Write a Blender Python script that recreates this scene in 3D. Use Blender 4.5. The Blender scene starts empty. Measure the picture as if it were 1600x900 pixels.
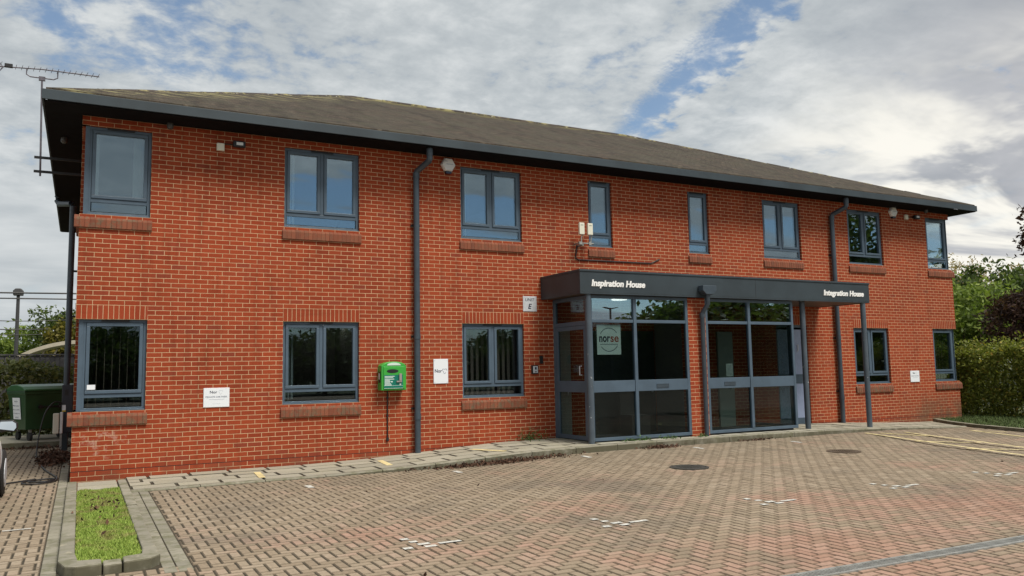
import bpy, bmesh, math, random
import numpy as np
from mathutils import Vector, Matrix
random.seed(7); rng = np.random.default_rng(11)
R = math.radians
sc = bpy.context.scene
col = sc.collection

# ------------------------------------------------------------------ camera
CAM = Vector((0.0885, -14.1933, 1.5913)); FPX = 1269.42
yaw, pitch, roll = .488, .0992, -.0177
F = Vector((math.sin(yaw)*math.cos(pitch), math.cos(yaw)*math.cos(pitch), math.sin(pitch)))
Rt = Vector((math.cos(yaw), -math.sin(yaw), 0)); Up = Rt.cross(F)
Rr = Rt*math.cos(roll) + Up*math.sin(roll); Ur = Up*math.cos(roll) - Rt*math.sin(roll)
cd = bpy.data.cameras.new('camera'); cam = bpy.data.objects.new('camera', cd); col.objects.link(cam)
m = Matrix((( Rr.x, Ur.x, -F.x, CAM.x), (Rr.y, Ur.y, -F.y, CAM.y), (Rr.z, Ur.z, -F.z, CAM.z), (0, 0, 0, 1)))
cam.matrix_world = m
cd.sensor_width = 36; cd.lens = 36*FPX/1600; cd.clip_end = 3000; cd.clip_start = .05
sc.camera = cam

# ------------------------------------------------------------------ sky, sun, exposure
SUN_EL, SUN_AZ = 59.0, 158.0        # azimuth clockwise from +Y: the sun stands high behind and to the right of the camera, veiled by thin cloud
w = bpy.data.worlds.new('World'); sc.world = w; w.use_nodes = True
nt = w.node_tree; nt.nodes.clear()
def N(t, tree, **kw):
    n = tree.nodes.new(t)
    for k, v in kw.items(): setattr(n, k, v)
    return n
class G:
    """tiny expression builder for shader node trees"""
    def __init__(s, tree): s.t = tree
    def link(s, a, b): s.t.links.new(a, b)
    def put(s, v, sock):
        if isinstance(v, bpy.types.NodeSocket): s.t.links.new(v, sock)
        elif v is not None: sock.default_value = v
    def m(s, op, a, b=None, c=None, clamp=False):
        n = N('ShaderNodeMath', s.t, operation=op, use_clamp=clamp)
        s.put(a, n.inputs[0]); s.put(b, n.inputs[1]); s.put(c, n.inputs[2]); return n.outputs[0]
    def mix(s, f, a, b, mode='MIX'):
        n = N('ShaderNodeMix', s.t, data_type='RGBA', blend_type=mode)
        s.put(f, n.inputs[0])
        for v, i in ((a, 6), (b, 7)):
            if isinstance(v, tuple) and len(v) == 3: v = (*v, 1)
            s.put(v, n.inputs[i])
        return n.outputs[2]
    def noise(s, vec, scale, detail=4, rough=.55, dist=0.0):
        n = N('ShaderNodeTexNoise', s.t); s.put(vec, n.inputs['Vector'])
        n.inputs['Scale'].default_value = scale; n.inputs['Detail'].default_value = detail
        n.inputs['Roughness'].default_value = rough; n.inputs['Distortion'].default_value = dist
        return n.outputs['Fac']
    def ss(s, v, lo, hi, a=0.0, b=1.0):
        n = N('ShaderNodeMapRange', s.t, interpolation_type='SMOOTHSTEP')
        s.put(v, n.inputs[0])
        for x, i in ((lo, 1), (hi, 2), (a, 3), (b, 4)): s.put(x, n.inputs[i])
        return n.outputs[0]
    def ramp(s, v, stops):
        n = N('ShaderNodeValToRGB', s.t); s.put(v, n.inputs[0]); e = n.color_ramp.elements
        while len(e) < len(stops): e.new(.5)
        for el, (p, c) in zip(e, stops): el.position = p; el.color = (*c, 1)
        return n.outputs[0]
    def xyz(s, x=0.0, y=0.0, z=0.0):
        n = N('ShaderNodeCombineXYZ', s.t); s.put(x, n.inputs[0]); s.put(y, n.inputs[1]); s.put(z, n.inputs[2]); return n.outputs[0]
    def sep(s, v):
        n = N('ShaderNodeSeparateXYZ', s.t); s.put(v, n.inputs[0]); return n.outputs
g = G(nt)
sky = N('ShaderNodeTexSky', nt, sky_type='NISHITA', sun_disc=False, sun_elevation=R(SUN_EL), sun_rotation=R(SUN_AZ))
sky.air_density = 1.0; sky.dust_density = .3; sky.ozone_density = 1.6
d = N('ShaderNodeTexCoord', nt).outputs['Generated']
dx, dy, dz = g.sep(d)
zz = g.m('MAXIMUM', dz, 0.0); zc = g.m('ADD', zz, .16)
px = g.m('DIVIDE', dx, zc); py = g.m('DIVIDE', dy, zc)          # cloud layer seen in perspective
P = g.xyz(px, py, 0.0)
big = g.noise(P, .55, 4, .5, .3); mid = g.noise(P, 2.2, 4, .55, .25); fine = g.noise(P, 10.0, 5, .62, .15)
ff = g.ss(dz, .13, .27); fine = g.m('ADD', .5, g.m('MULTIPLY', g.m('SUBTRACT', fine, .5), ff))
# a narrow rift of blue running through the cloud sheet
warp = g.m('MULTIPLY', g.m('SUBTRACT', g.noise(P, 5.0, 6, .7), .5), .26)
rift = g.m('ABSOLUTE', g.m('ADD', g.m('SUBTRACT', g.m('SUBTRACT', px, g.m('MULTIPLY', py, .23)), .918), warp))
rift = g.m('MULTIPLY', g.m('SUBTRACT', 1.0, g.ss(rift, .01, .10), clamp=True), g.m('MULTIPLY', g.ss(py, .2, 1.0), g.ss(py, 2.0, 1.6)))
# thin veil with blue showing through to the north-west, open blue bands to the south
vx = g.m('SUBTRACT', px, .2); vy = g.m('SUBTRACT', py, 1.72)
veil = g.ss(g.m('ADD', g.m('MULTIPLY', vx, vx), g.m('MULTIPLY', g.m('MULTIPLY', vy, vy), 2.0)), .24, .02)
streak = g.noise(g.xyz(g.m('ADD', px, g.m('MULTIPLY', py, -.35)), g.m('MULTIPLY', py, .25), 1.3), 4.0, 5, .55, .3)
south = g.m('MULTIPLY', g.ss(py, -1.2, -2.0), g.ss(px, .15, .75))
bands = g.noise(g.xyz(g.m('MULTIPLY', px, .5), g.m('MULTIPLY', py, 2.4), 7.0), 1.3, 3, .55, .3)
cov = g.m('ADD', g.m('MULTIPLY', big, .45), g.m('ADD', g.m('MULTIPLY', mid, .42), g.m('MULTIPLY', fine, .62)))
cov = g.m('SUBTRACT', cov, .10)
cov = g.m('SUBTRACT', cov, .05)
cov = g.m('ADD', cov, .04)
cov = g.m('SUBTRACT', cov, g.m('MULTIPLY', rift, .20))
cov = g.m('SUBTRACT', cov, g.m('MULTIPLY', veil, g.m('SUBTRACT', .40, g.m('MULTIPLY', streak, .55))))
edge = g.m('ADD', g.m('SUBTRACT', py, g.m('MULTIPLY', g.m('SUBTRACT', px, .66), .25)), g.m('MULTIPLY', g.m('SUBTRACT', bands, .5), 1.1))
bank = g.m('MULTIPLY', g.m('MULTIPLY', g.ss(edge, -2.60, -2.40), g.ss(py, -1.4, -2.0)), g.ss(px, 2.9, 1.9, 0.0, 1.0))
bank = g.m('MULTIPLY', bank, g.ss(g.noise(g.xyz(px, g.m('MULTIPLY', py, 3.0), 2.0), 2.0, 3, .55), .3, .6))
cov = g.m('SUBTRACT', cov, g.m('MULTIPLY', south, g.m('SUBTRACT', .86, g.m('MULTIPLY', bands, 1.2))))
cov = g.m('ADD', cov, g.m('MULTIPLY', bank, .42))
mask = g.m('ADD', g.m('MULTIPLY', g.ss(cov, .37, .58), .84), .15)
east = g.ss(dx, .66, .86)
shade = g.noise(g.xyz(px, g.m('MULTIPLY', py, 1.3), 3.7), 1.3, 5, .55, .5)
sh2 = g.m('ADD', g.m('MULTIPLY', shade, .40), g.m('ADD', g.m('MULTIPLY', mid, .22), g.m('MULTIPLY', fine, .38)))
cc = g.ramp(sh2, [(.36, (.44, .49, .53)), (.49, (.60, .645, .67)), (.62, (.84, .87, .875))])
lil = g.ramp(g.m('ADD', g.m('MULTIPLY', shade, .8), g.m('MULTIPLY', mid, .2)), [(.36, (.44, .46, .50)), (.5, (.58, .59, .62)), (.57, (.92, .90, .85)), (.66, (1.2, 1.15, 1.02))])
cc = g.mix(east, cc, lil)
thin = g.m('MULTIPLY', g.ss(px, 1.5, 1.95), g.ss(g.noise(g.xyz(px, g.m('MULTIPLY', py, 1.6), 11.0), 1.5, 5, .6, .4), .44, .62))
cc = g.mix(g.m('MULTIPLY', thin, g.ss(py, 0.0, .6)), cc, (1.12, 1.09, 1.0))
cc = g.mix(1.0, cc, (7.4, 7.4, 7.4), 'MULTIPLY')
skyc = g.mix(1.0, sky.outputs[0], (1.0, 1.06, 1.06), 'MULTIPLY')
skc = g.mix(mask, skyc, cc)
bg = N('ShaderNodeBackground', nt); bg.inputs[1].default_value = .083
g.link(skc, bg.inputs[0]); out = N('ShaderNodeOutputWorld', nt); g.link(bg.outputs[0], out.inputs[0])
sd = bpy.data.lights.new('sun', 'SUN'); so = bpy.data.objects.new('sun', sd); col.objects.link(so)
sd.energy = 2.9; sd.angle = R(22); sd.color = (1, .94, .84)
az = R(SUN_AZ); el = R(SUN_EL)
so.rotation_euler = Vector((math.sin(az)*math.cos(el), math.cos(az)*math.cos(el), math.sin(el))).to_track_quat('Z', 'Y').to_euler()
vs = sc.view_settings; vs.view_transform = 'Standard'; vs.look = 'None'; vs.exposure = .52; vs.gamma = 1; vs.use_curve_mapping = False
sc.render.engine = 'CYCLES'; sc.render.resolution_x = 1024; sc.render.resolution_y = 576
sc.cycles.transparent_max_bounces = 24; sc.cycles.max_bounces = 8

# ------------------------------------------------------------------ materials
MATS = {}
def mat(name, build=None, color=(.5, .5, .5), rough=.6, metal=0.0, var=0.0, vscale=6.0, bump=0.0, bscale=40.0, spec=.5, island=0.0):
    if name in MATS: return MATS[name]
    M = bpy.data.materials.new(name); M.use_nodes = True; t = M.node_tree; t.nodes.clear(); q = G(t)
    o = N('ShaderNodeOutputMaterial', t); b = N('ShaderNodeBsdfPrincipled', t); q.link(b.outputs[0], o.inputs[0])
    b.inputs['Roughness'].default_value = rough; b.inputs['Metallic'].default_value = metal
    b.inputs['Specular IOR Level'].default_value = spec
    b.inputs['Base Color'].default_value = (*color, 1)
    tc = N('ShaderNodeTexCoord', t)
    if build: build(q, b, tc, o)
    else:
        c = None
        if var:
            n = q.noise(tc.outputs['Object'], vscale, 5, .6)
            c = q.mix(q.ss(n, .3, .7), tuple(x*(1-var) for x in color), tuple(min(1, x*(1+var)) for x in color))
        if island:
            gi = N('ShaderNodeNewGeometry', t).outputs['Random Per Island']
            k = q.m('ADD', 1-island, q.m('MULTIPLY', gi, 2*island))
            kk = N('ShaderNodeCombineColor', t)
            for i in range(3): q.link(k, kk.inputs[i])
            c = q.mix(1.0, c if c is not None else color, kk.outputs[0], 'MULTIPLY')
        if c is not None: q.link(c, b.inputs['Base Color'])
        if bump:
            bn = N('ShaderNodeBump', t); bn.inputs['Strength'].default_value = bump; bn.inputs['Distance'].default_value = .01
            q.link(q.noise(tc.outputs['Object'], bscale, 4), bn.inputs['Height']); q.link(bn.outputs[0], b.inputs['Normal'])
    MATS[name] = M; return M

def brick_build(offset, salts):
    def f(q, b, tc, o):
        uv = tc.outputs['UV']
        u, v, _ = q.sep(uv)
        wob = q.noise(uv, 9.0, 3)
        vec = q.xyz(q.m('ADD', u, q.m('MULTIPLY', q.m('SUBTRACT', wob, .5), .007)), q.m('ADD', v, q.m('MULTIPLY', q.m('SUBTRACT', q.noise(uv, 7.0, 3), .5), .007)), 0.0)
        bt = N('ShaderNodeTexBrick', q.t); q.put(vec, bt.inputs['Vector'])
        bt.offset = offset; bt.offset_frequency = 2
        bt.inputs['Scale'].default_value = 1; bt.inputs['Mortar Size'].default_value = .0047
        bt.inputs['Mortar Smooth'].default_value = .25; bt.inputs['Bias'].default_value = 0
        bt.inputs['Brick Width'].default_value = .225; bt.inputs['Row Height'].default_value = .075
        bt.inputs['Color1'].default_value = (0, 0, 0, 1); bt.inputs['Color2'].default_value = (1, 1, 1, 1); bt.inputs['Mortar'].default_value = (.5, .5, .5, 1)
        rnd = q.sep(bt.outputs['Color'])[0]
        c = q.ramp(rnd, [(.0, (.30, .050, .019)), (.3, (.34, .058, .021)), (.7, (.37, .066, .024)), (.93, (.325, .060, .026)), (1.0, (.275, .054, .027))])
        sp = q.noise(uv, 60.0, 3, .6)
        c = q.mix(q.ss(sp, .3, .75), c, q.mix(1.0, c, (.84, .84, .84), 'MULTIPLY'))
        pat = q.noise(uv, .45, 4, .6)
        c = q.mix(q.ss(pat, .35, .7), c, q.mix(1.0, c, (.82, .84, .88), 'MULTIPLY'))
        st_ = q.noise(q.xyz(q.m('MULTIPLY', u, 5.0), q.m('MULTIPLY', v, .45), 4.0), 1.6, 5, .6)
        c = q.mix(q.ss(st_, .48, .70), c, q.mix(1.0, c, (.83, .84, .85), 'MULTIPLY'))
        mo = q.mix(q.ss(q.noise(uv, 3.0, 4), .3, .7), (.52, .35, .20), (.64, .45, .27))
        mo = q.mix(q.ss(st_, .5, .72), mo, q.mix(1.0, mo, (.78, .78, .76), 'MULTIPLY'))
        c = q.mix(bt.outputs['Fac'], c, mo)
        if salts:
            s1 = q.m('SUBTRACT', 1.0, q.ss(q.m('ADD', q.m('ABSOLUTE', q.m('SUBTRACT', u, .5)), q.m('ABSOLUTE', q.m('MULTIPLY', q.m('SUBTRACT', v, .6), 1.6))), .1, .8), clamp=True)
            st = q.m('MULTIPLY', s1, q.ss(q.noise(uv, 8.0, 5, .65), .5, .66))
            c = q.mix(q.m('MULTIPLY', st, .42), c, (.62, .47, .38))
            s2 = q.m('MULTIPLY', q.ss(q.noise(uv, 5.0, 5, .7), .71, .78), q.ss(q.noise(uv, .9, 2), .45, .6))
            c = q.mix(q.m('MULTIPLY', s2, .5), c, (.62, .45, .36))
            # damp, algae-stained brickwork at the foot of the right-hand corner and along the base course
            al = q.m('MULTIPLY', q.m('MULTIPLY', q.ss(u, 18.6, 20.6), q.ss(v, .95, .1)), q.ss(q.noise(uv, 2.0, 4), .25, .6))
            c = q.mix(q.m('MULTIPLY', al, .75), c, (.115, .085, .05))
            ba = q.m('MULTIPLY', q.ss(v, .3, .05), q.ss(q.noise(uv, 2.4, 5), .35, .7))
            c = q.mix(q.m('MULTIPLY', ba, .45), c, (.13, .075, .05))
            dpc = q.m('SUBTRACT', 1.0, q.ss(q.m('ABSOLUTE', q.m('SUBTRACT', v, .15)), .004, .007), clamp=True)
            c = q.mix(dpc, c, (.05, .03, .025))
        q.link(c, b.inputs['Base Color']); b.inputs['Roughness'].default_value = .88; b.inputs['Specular IOR Level'].default_value = .2
        bn = N('ShaderNodeBump', q.t); bn.inputs['Strength'].default_value = .55; bn.inputs['Distance'].default_value = .006
        hgt = q.m('SUBTRACT', q.m('MULTIPLY', q.noise(uv, 90.0, 3), .35), bt.outputs['Fac'])
        q.link(hgt, bn.inputs['Height']); q.link(bn.outputs[0], b.inputs['Normal'])
    return f
BRICK = mat('red_brickwork', brick_build(.5, True)); SOLDIER = mat('soldier_brickwork', brick_build(0.0, False))
def sill_build(q, b, tc, o):
    ob = tc.outputs['Object']; gi = N('ShaderNodeNewGeometry', q.t).outputs['Random Per Island']
    c = q.ramp(gi, [(0, (.16, .048, .026)), (.5, (.21, .062, .03)), (1, (.25, .08, .04))])
    _x, _y, _z = q.sep(ob); grime = q.m('MAXIMUM', q.ss(_z, 2.0, 1.2), q.ss(_x, 1.4, .7))
    c = q.mix(q.m('MULTIPLY', q.ss(q.noise(ob, 14.0, 5, .65), .42, .66), q.m('ADD', .3, q.m('MULTIPLY', grime, .6))), c, (.14, .10, .06))
    c = q.mix(q.m('MULTIPLY', q.ss(q.noise(ob, 22.0, 4, .7), .64, .72), .7), c, (.30, .23, .10))
    q.link(c, b.inputs['Base Color']); b.inputs['Roughness'].default_value = .9
SILL = mat('weathered_sill_brick', sill_build)
MORTAR = mat('mortar', color=(.42, .26, .15), rough=.95, var=.15)
FRAME = mat('blue_grey_frame', color=(.074, .110, .150), rough=.42, var=.10, vscale=3)
FASCIA = mat('slate_grey_fascia', color=(.030, .043, .052), rough=.5, var=.2, vscale=1.2)
PIPE = mat('slate_grey_pipe', color=(.046, .064, .082), rough=.4, var=.16, vscale=4)
SOFFIT = mat('dark_soffit', color=(.009, .009, .010), rough=.85, var=.2, spec=.08)
def post_build(q, b, tc, o):
    ob = tc.outputs['Object']
    chip = q.ss(q.noise(ob, 13.0, 4, .65), .665, .69); _, _, z = q.sep(ob)
    chip = q.m('MULTIPLY', chip, q.m('MULTIPLY', q.ss(z, .4, .8), q.ss(z, 2.3, 1.7)))
    c = q.mix(q.ss(q.noise(ob, 3.0), .3, .7), (.062, .082, .104), (.085, .108, .132))
    q.link(q.mix(chip, c, (.6, .6, .58)), b.inputs['Base Color']); b.inputs['Roughness'].default_value = .4
POST = mat('chipped_grey_paint', post_build)
BLACK = mat('black_plastic', color=(.012, .012, .013), rough=.5)
RUBBER = mat('tyre_rubber', color=(.02, .02, .02), rough=.85)
WHITE = mat('white_plastic', color=(.78, .79, .79), rough=.4, var=.05)
CREAM = mat('cream_plastic', color=(.72, .70, .58), rough=.45)
PANEL = mat('white_sign_face', color=(.80, .83, .87), rough=.35)
ALU = mat('brushed_aluminium', color=(.60, .62, .66), rough=.4, metal=.15, var=.1, vscale=20)
INK = mat('dark_ink', color=(.025, .03, .055), rough=.6)
GREYINK = mat('faded_ink', color=(.55, .58, .63), rough=.6)
MIDINK = mat('grey_ink', color=(.16, .18, .23), rough=.6)
LETTER = mat('white_letter', color=(.85, .85, .84), rough=.4)
GREEN = mat('green_cabinet', color=(.045, .36, .05), rough=.32)
TEAL = mat('teal_label', color=(.0, .16, .11), rough=.4)
def glass_build(f0, tint):
    def f(q, b, tc, o):
        t = q.t; t.nodes.remove(b)
        gl = N('ShaderNodeBsdfGlossy', t); gl.inputs['Roughness'].default_value = .0; gl.inputs['Color'].default_value = (.76, .91, 1, 1)
        tr = N('ShaderNodeBsdfTransparent', t); tr.inputs['Color'].default_value = (*tint, 1)
        ge = N('ShaderNodeNewGeometry', t); dp = N('ShaderNodeVectorMath', t, operation='DOT_PRODUCT')
        q.link(ge.outputs['Normal'], dp.inputs[0]); q.link(ge.outputs['Incoming'], dp.inputs[1])
        gr = q.m('POWER', q.m('SUBTRACT', 1.0, q.m('ABSOLUTE', dp.outputs['Value']), clamp=True), 4.0)
        mx = N('ShaderNodeMixShader', t); q.link(q.m('ADD', f0, q.m('MULTIPLY', gr, 1-f0), clamp=True), mx.inputs[0]); q.link(tr.outputs[0], mx.inputs[1]); q.link(gl.outputs[0], mx.inputs[2])
        q.link(mx.outputs[0], o.inputs[0])
    return f
GLASS = mat('double_glazing', glass_build(.19, (.74, .79, .80)))
TOPGLASS = mat('toplight_glazing', glass_build(.26, (.62, .66, .66)))
LOWGLASS = mat('ground_floor_glazing', glass_build(.075, (.74, .79, .80)))
SHOPGLASS = mat('tinted_glazing', glass_build(.028, (.64, .69, .68)))
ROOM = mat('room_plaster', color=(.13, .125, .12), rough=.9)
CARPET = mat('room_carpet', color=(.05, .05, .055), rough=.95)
FABRIC = mat('blind_fabric', color=(.62, .66, .64), rough=.9)
DARKFAB = mat('dark_blind_fabric', color=(.12, .09, .075), rough=.9)
def roof_build(q, b, tc, o):
    uv = tc.outputs['UV']; gi_u, gi_v, _ = q.sep(uv)
    bt = N('ShaderNodeTexBrick', q.t); q.put(uv, bt.inputs['Vector']); bt.offset = .5
    for k, v in (('Scale', 1), ('Mortar Size', .004), ('Mortar Smooth', .3), ('Brick Width', .165), ('Row Height', .1)): bt.inputs[k].default_value = v
    bt.inputs['Color1'].default_value = (0, 0, 0, 1); bt.inputs['Color2'].default_value = (1, 1, 1, 1)
    r = q.sep(bt.outputs['Color'])[0]
    c = q.ramp(r, [(0, (.034, .026, .019)), (.5, (.060, .044, .032)), (1, (.095, .068, .048))])
    c = q.mix(q.ss(q.noise(uv, 1.1, 5, .65), .35, .7), c, (.07, .06, .042))
    c = q.mix(q.ss(q.noise(q.xyz(q.m('MULTIPLY', gi_u, 2.2), q.m('MULTIPLY', gi_v, .5), 3.0), 1.0, 5, .65), .48, .66), c, q.mix(1.0, c, (.62, .60, .60), 'MULTIPLY'))
    c = q.mix(bt.outputs['Fac'], c, (.03, .026, .022))
    li = q.m('MULTIPLY', q.ss(q.noise(uv, 7.0, 4, .6), .70, .74), q.ss(q.noise(uv, .8, 3), .42, .6))
    c = q.mix(q.m('MULTIPLY', li, .8), c, (.36, .35, .28))
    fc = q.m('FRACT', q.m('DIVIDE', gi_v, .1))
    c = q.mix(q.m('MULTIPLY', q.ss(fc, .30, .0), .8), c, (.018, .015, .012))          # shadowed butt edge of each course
    mo = q.m('MULTIPLY', q.ss(q.noise(uv, 2.3, 6, .7), .50, .64), .6)
    c = q.mix(mo, c, (.048, .044, .024))
    c = q.mix(q.m('MULTIPLY', q.ss(q.noise(q.xyz(gi_u, q.m('MULTIPLY', gi_v, 2.0), 9.0), 5.0, 4, .6), .60, .70), .55), c, (.16, .135, .10))
    hp = q.m('SUBTRACT', q.m('ADD', gi_u, .5), q.m('MULTIPLY', gi_v, .96))      # metres in from the left-hand hip
    band = q.m('MULTIPLY', q.ss(hp, .0, .15), q.ss(hp, 1.5, .3))
    ln_ = q.noise(q.xyz(q.m('MULTIPLY', gi_u, 1.0), q.m('MULTIPLY', gi_v, 5.0), 2.0), 1.8, 4, .6)
    c = q.mix(q.m('MULTIPLY', band, q.m('MULTIPLY', q.ss(ln_, .52, .62), .85)), c, (.30, .27, .13))
    rb = q.m('MULTIPLY', q.ss(gi_v, 5.9, 6.7), q.ss(q.noise(uv, 1.6, 4, .6), .42, .6))
    c = q.mix(q.m('MULTIPLY', rb, .6), c, (.17, .15, .05))
    q.link(c, b.inputs['Base Color']); b.inputs['Roughness'].default_value = .9; b.inputs['Specular IOR Level'].default_value = .25
    fr = q.m('FRACT', q.m('DIVIDE', gi_v, .1))
    bn = N('ShaderNodeBump', q.t); bn.inputs['Strength'].default_value = .8; bn.inputs['Distance'].default_value = .02
    q.link(q.m('SUBTRACT', q.m('SUBTRACT', 1.0, fr), q.m('MULTIPLY', bt.outputs['Fac'], .5)), bn.inputs['Height']); q.link(bn.outputs[0], b.inputs['Normal'])
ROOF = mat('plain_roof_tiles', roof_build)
def ridge_build(q, b, tc, o):
    ob = tc.outputs['Object']; gi = N('ShaderNodeNewGeometry', q.t).outputs['Random Per Island']
    c = q.ramp(gi, [(0, (.04, .032, .027)), (.6, (.062, .048, .04)), (1, (.085, .064, .05))])
    c = q.mix(q.ss(q.noise(ob, 4.0, 5, .65), .5, .62), c, (.25, .22, .10))
    c = q.mix(q.ss(q.noise(ob, 6.0, 5, .65), .6, .68), c, (.36, .35, .28))
    q.link(c, b.inputs['Base Color']); b.inputs['Roughness'].default_value = .9
RIDGE = mat('lichened_ridge_tile', ridge_build)
def block_build(q, b, tc, o):
    ob = tc.outputs['Object']; gi = N('ShaderNodeNewGeometry', q.t).outputs['Random Per Island']
    x, y, z = q.sep(ob)
    grey = q.ramp(gi, [(0, (.275, .215, .152)), (.5, (.325, .258, .185)), (1, (.37, .30, .222))])
    pink = q.ramp(gi, [(0, (.33, .195, .140)), (.5, (.38, .225, .165)), (1, (.41, .265, .20))])
    k = q.m('ADD', q.noise(ob, .42, 4, .6), q.m('MULTIPLY', q.ss(y, -4.5, -9.5), .17))
    k = q.m('ADD', k, q.m('MULTIPLY', q.m('SUBTRACT', gi, .5), .16))
    c = q.mix(q.ss(k, .53, .80), grey, pink)
    dk = q.m('MULTIPLY', q.ss(q.noise(q.xyz(x, y, 5.0), .55, 5, .65), .50, .68), .6)
    c = q.mix(dk, c, (.17, .145, .115))
    near = q.m('MULTIPLY', q.ss(y, -4.4, -2.0), .4)        # dirt gathered along the kerb
    c = q.mix(q.m('MULTIPLY', near, q.ss(q.noise(ob, 1.5, 4), .3, .6)), c, (.19, .165, .12))
    c = q.mix(q.ss(q.noise(ob, 30.0, 4, .65), .3, .8), c, q.mix(1.0, c, (.7, .7, .7), 'MULTIPLY'))
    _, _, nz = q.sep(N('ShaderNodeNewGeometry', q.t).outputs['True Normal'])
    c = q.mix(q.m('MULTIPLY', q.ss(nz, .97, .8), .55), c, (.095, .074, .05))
    q.link(c, b.inputs['Base Color']); b.inputs['Roughness'].default_value = .85; b.inputs['Specular IOR Level'].default_value = .25
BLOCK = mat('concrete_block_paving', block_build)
JOINT = mat('mossy_joint_sand', color=(.045, .036, .022), rough=1, var=.4, vscale=9)
def slab_build(q, b, tc, o):
    ob = tc.outputs['Object']; gi = N('ShaderNodeNewGeometry', q.t).outputs['Random Per Island']
    c = q.ramp(gi, [(0, (.30, .28, .222)), (1, (.40, .375, .30))])
    c = q.mix(q.ss(q.noise(ob, 2.2, 5, .65), .4, .7), c, (.36, .335, .25))
    c = q.mix(q.ss(q.noise(ob, 40.0, 4), .3, .8), c, q.mix(1.0, c, (.75, .75, .75), 'MULTIPLY'))
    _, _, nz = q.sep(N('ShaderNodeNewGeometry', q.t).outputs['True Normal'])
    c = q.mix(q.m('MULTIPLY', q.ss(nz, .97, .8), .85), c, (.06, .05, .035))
    q.link(c, b.inputs['Base Color']); b.inputs['Roughness'].default_value = .9
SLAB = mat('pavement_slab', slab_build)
def kerb_build(q, b, tc, o):
    ob = tc.outputs['Object']; gi = N('ShaderNodeNewGeometry', q.t).outputs['Random Per Island']
    c = q.ramp(gi, [(0, (.20, .185, .145)), (1, (.28, .26, .205))])
    c = q.mix(q.ss(q.noise(ob, 5.0, 5, .7), .42, .66), c, (.15, .145, .09))
    c = q.mix(q.ss(q.noise(ob, 9.0, 4, .6), .62, .7), c, (.33, .30, .22))
    _, _, nz = q.sep(N('ShaderNodeNewGeometry', q.t).outputs['True Normal'])
    c = q.mix(q.m('MULTIPLY', q.ss(nz, .7, .3), q.ss(q.noise(ob, 4.0, 5, .65), .25, .6)), c, (.10, .092, .058))      # algae on the upright faces
    q.link(c, b.inputs['Base Color']); b.inputs['Roughness'].default_value = .95
KERB = mat('mossy_kerb_concrete', kerb_build)
WPAINT = mat('worn_white_paint', color=(.52, .51, .47), rough=.7, var=.35, vscale=25)
YPAINT = mat('worn_yellow_paint', color=(.62, .52, .27), rough=.7, var=.25, vscale=7)
GROUND = mat('earth_and_grass', color=(.06, .068, .03), rough=1, var=.35, vscale=.3)
TARMAC = mat('old_paving_surface', color=(.20, .15, .11), rough=.95, var=.25, vscale=.6)
def grass_build(q, b, tc, o):
    ob = tc.outputs['Object']; gi = N('ShaderNodeNewGeometry', q.t).outputs['Random Per Island']
    c = q.ramp(gi, [(0, (.16, .25, .03)), (.6, (.27, .38, .055)), (1, (.38, .47, .10))])
    c = q.mix(q.ss(q.noise(ob, 5.0, 4, .6), .46, .62), c, (.30, .29, .09))
    q.link(c, b.inputs['Base Color']); b.inputs['Roughness'].default_value = .7
GRASS = mat('grass_blade', grass_build)
SOIL = mat('soil', color=(.05, .04, .025), rough=1, var=.3)
IRON = mat('cast_iron', color=(.045, .042, .036), rough=.7, var=.3, vscale=20, bump=.5, bscale=60)
RUSTIRON = mat('rusty_iron', color=(.085, .058, .038), rough=.8, var=.3, vscale=20, bump=.5, bscale=60)
STEEL = mat('galvanised_steel', color=(.30, .30, .28), rough=.5, metal=.3, var=.25, vscale=12)
DOORBLUE = mat('pale_blue_door', color=(.30, .36, .52), rough=.4, var=.05)
LEAFLIT = mat('dead_leaf', color=(.085, .042, .024), rough=.9, island=.6)
BARK = mat('bark', color=(.07, .055, .042), rough=.95, var=.3, vscale=9, bump=.8, bscale=25)
def leaf_mat(name, stops, trans=.35):
    def f(q, b, tc, o):
        gi = N('ShaderNodeNewGeometry', q.t).outputs['Random Per Island']
        c = q.ramp(gi, stops); q.link(c, b.inputs['Base Color']); b.inputs['Roughness'].default_value = .55; b.inputs['Specular IOR Level'].default_value = .3
        tl = N('ShaderNodeBsdfTranslucent', q.t); q.link(q.mix(1.0, c, (1.2, 1.3, .7), 'MULTIPLY'), tl.inputs[0])
        mx = N('ShaderNodeMixShader', q.t); mx.inputs[0].default_value = trans
        q.link(b.outputs[0], mx.inputs[1]); q.link(tl.outputs[0], mx.inputs[2]); q.link(mx.outputs[0], o.inputs[0])
    return mat(name, f)
L_GREEN = leaf_mat('leaf_green', [(0, (.08, .12, .025)), (.6, (.18, .25, .048)), (1, (.27, .33, .075))])
L_DARK = leaf_mat('leaf_dark', [(0, (.035, .055, .018)), (.6, (.075, .11, .028)), (1, (.13, .17, .045))])
L_HEDGE = leaf_mat('leaf_hedge', [(0, (.085, .105, .02)), (.7, (.225, .255, .045)), (.93, (.33, .35, .075)), (1, (.40, .24, .05))])
L_PURPLE = leaf_mat('leaf_purple', [(0, (.034, .020, .018)), (.7, (.075, .038, .030)), (1, (.12, .068, .04))])
L_GOLD = leaf_mat('leaf_gold', [(0, (.20, .17, .07)), (.6, (.34, .26, .11)), (1, (.42, .30, .13))])
L_YELLOW = leaf_mat('leaf_yellowing', [(0, (.07, .075, .014)), (.6, (.145, .13, .02)), (1, (.20, .16, .027))])
L_IVY = leaf_mat('leaf_ivy', [(0, (.045, .058, .018)), (.6, (.10, .115, .036)), (1, (.17, .16, .06))])

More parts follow.
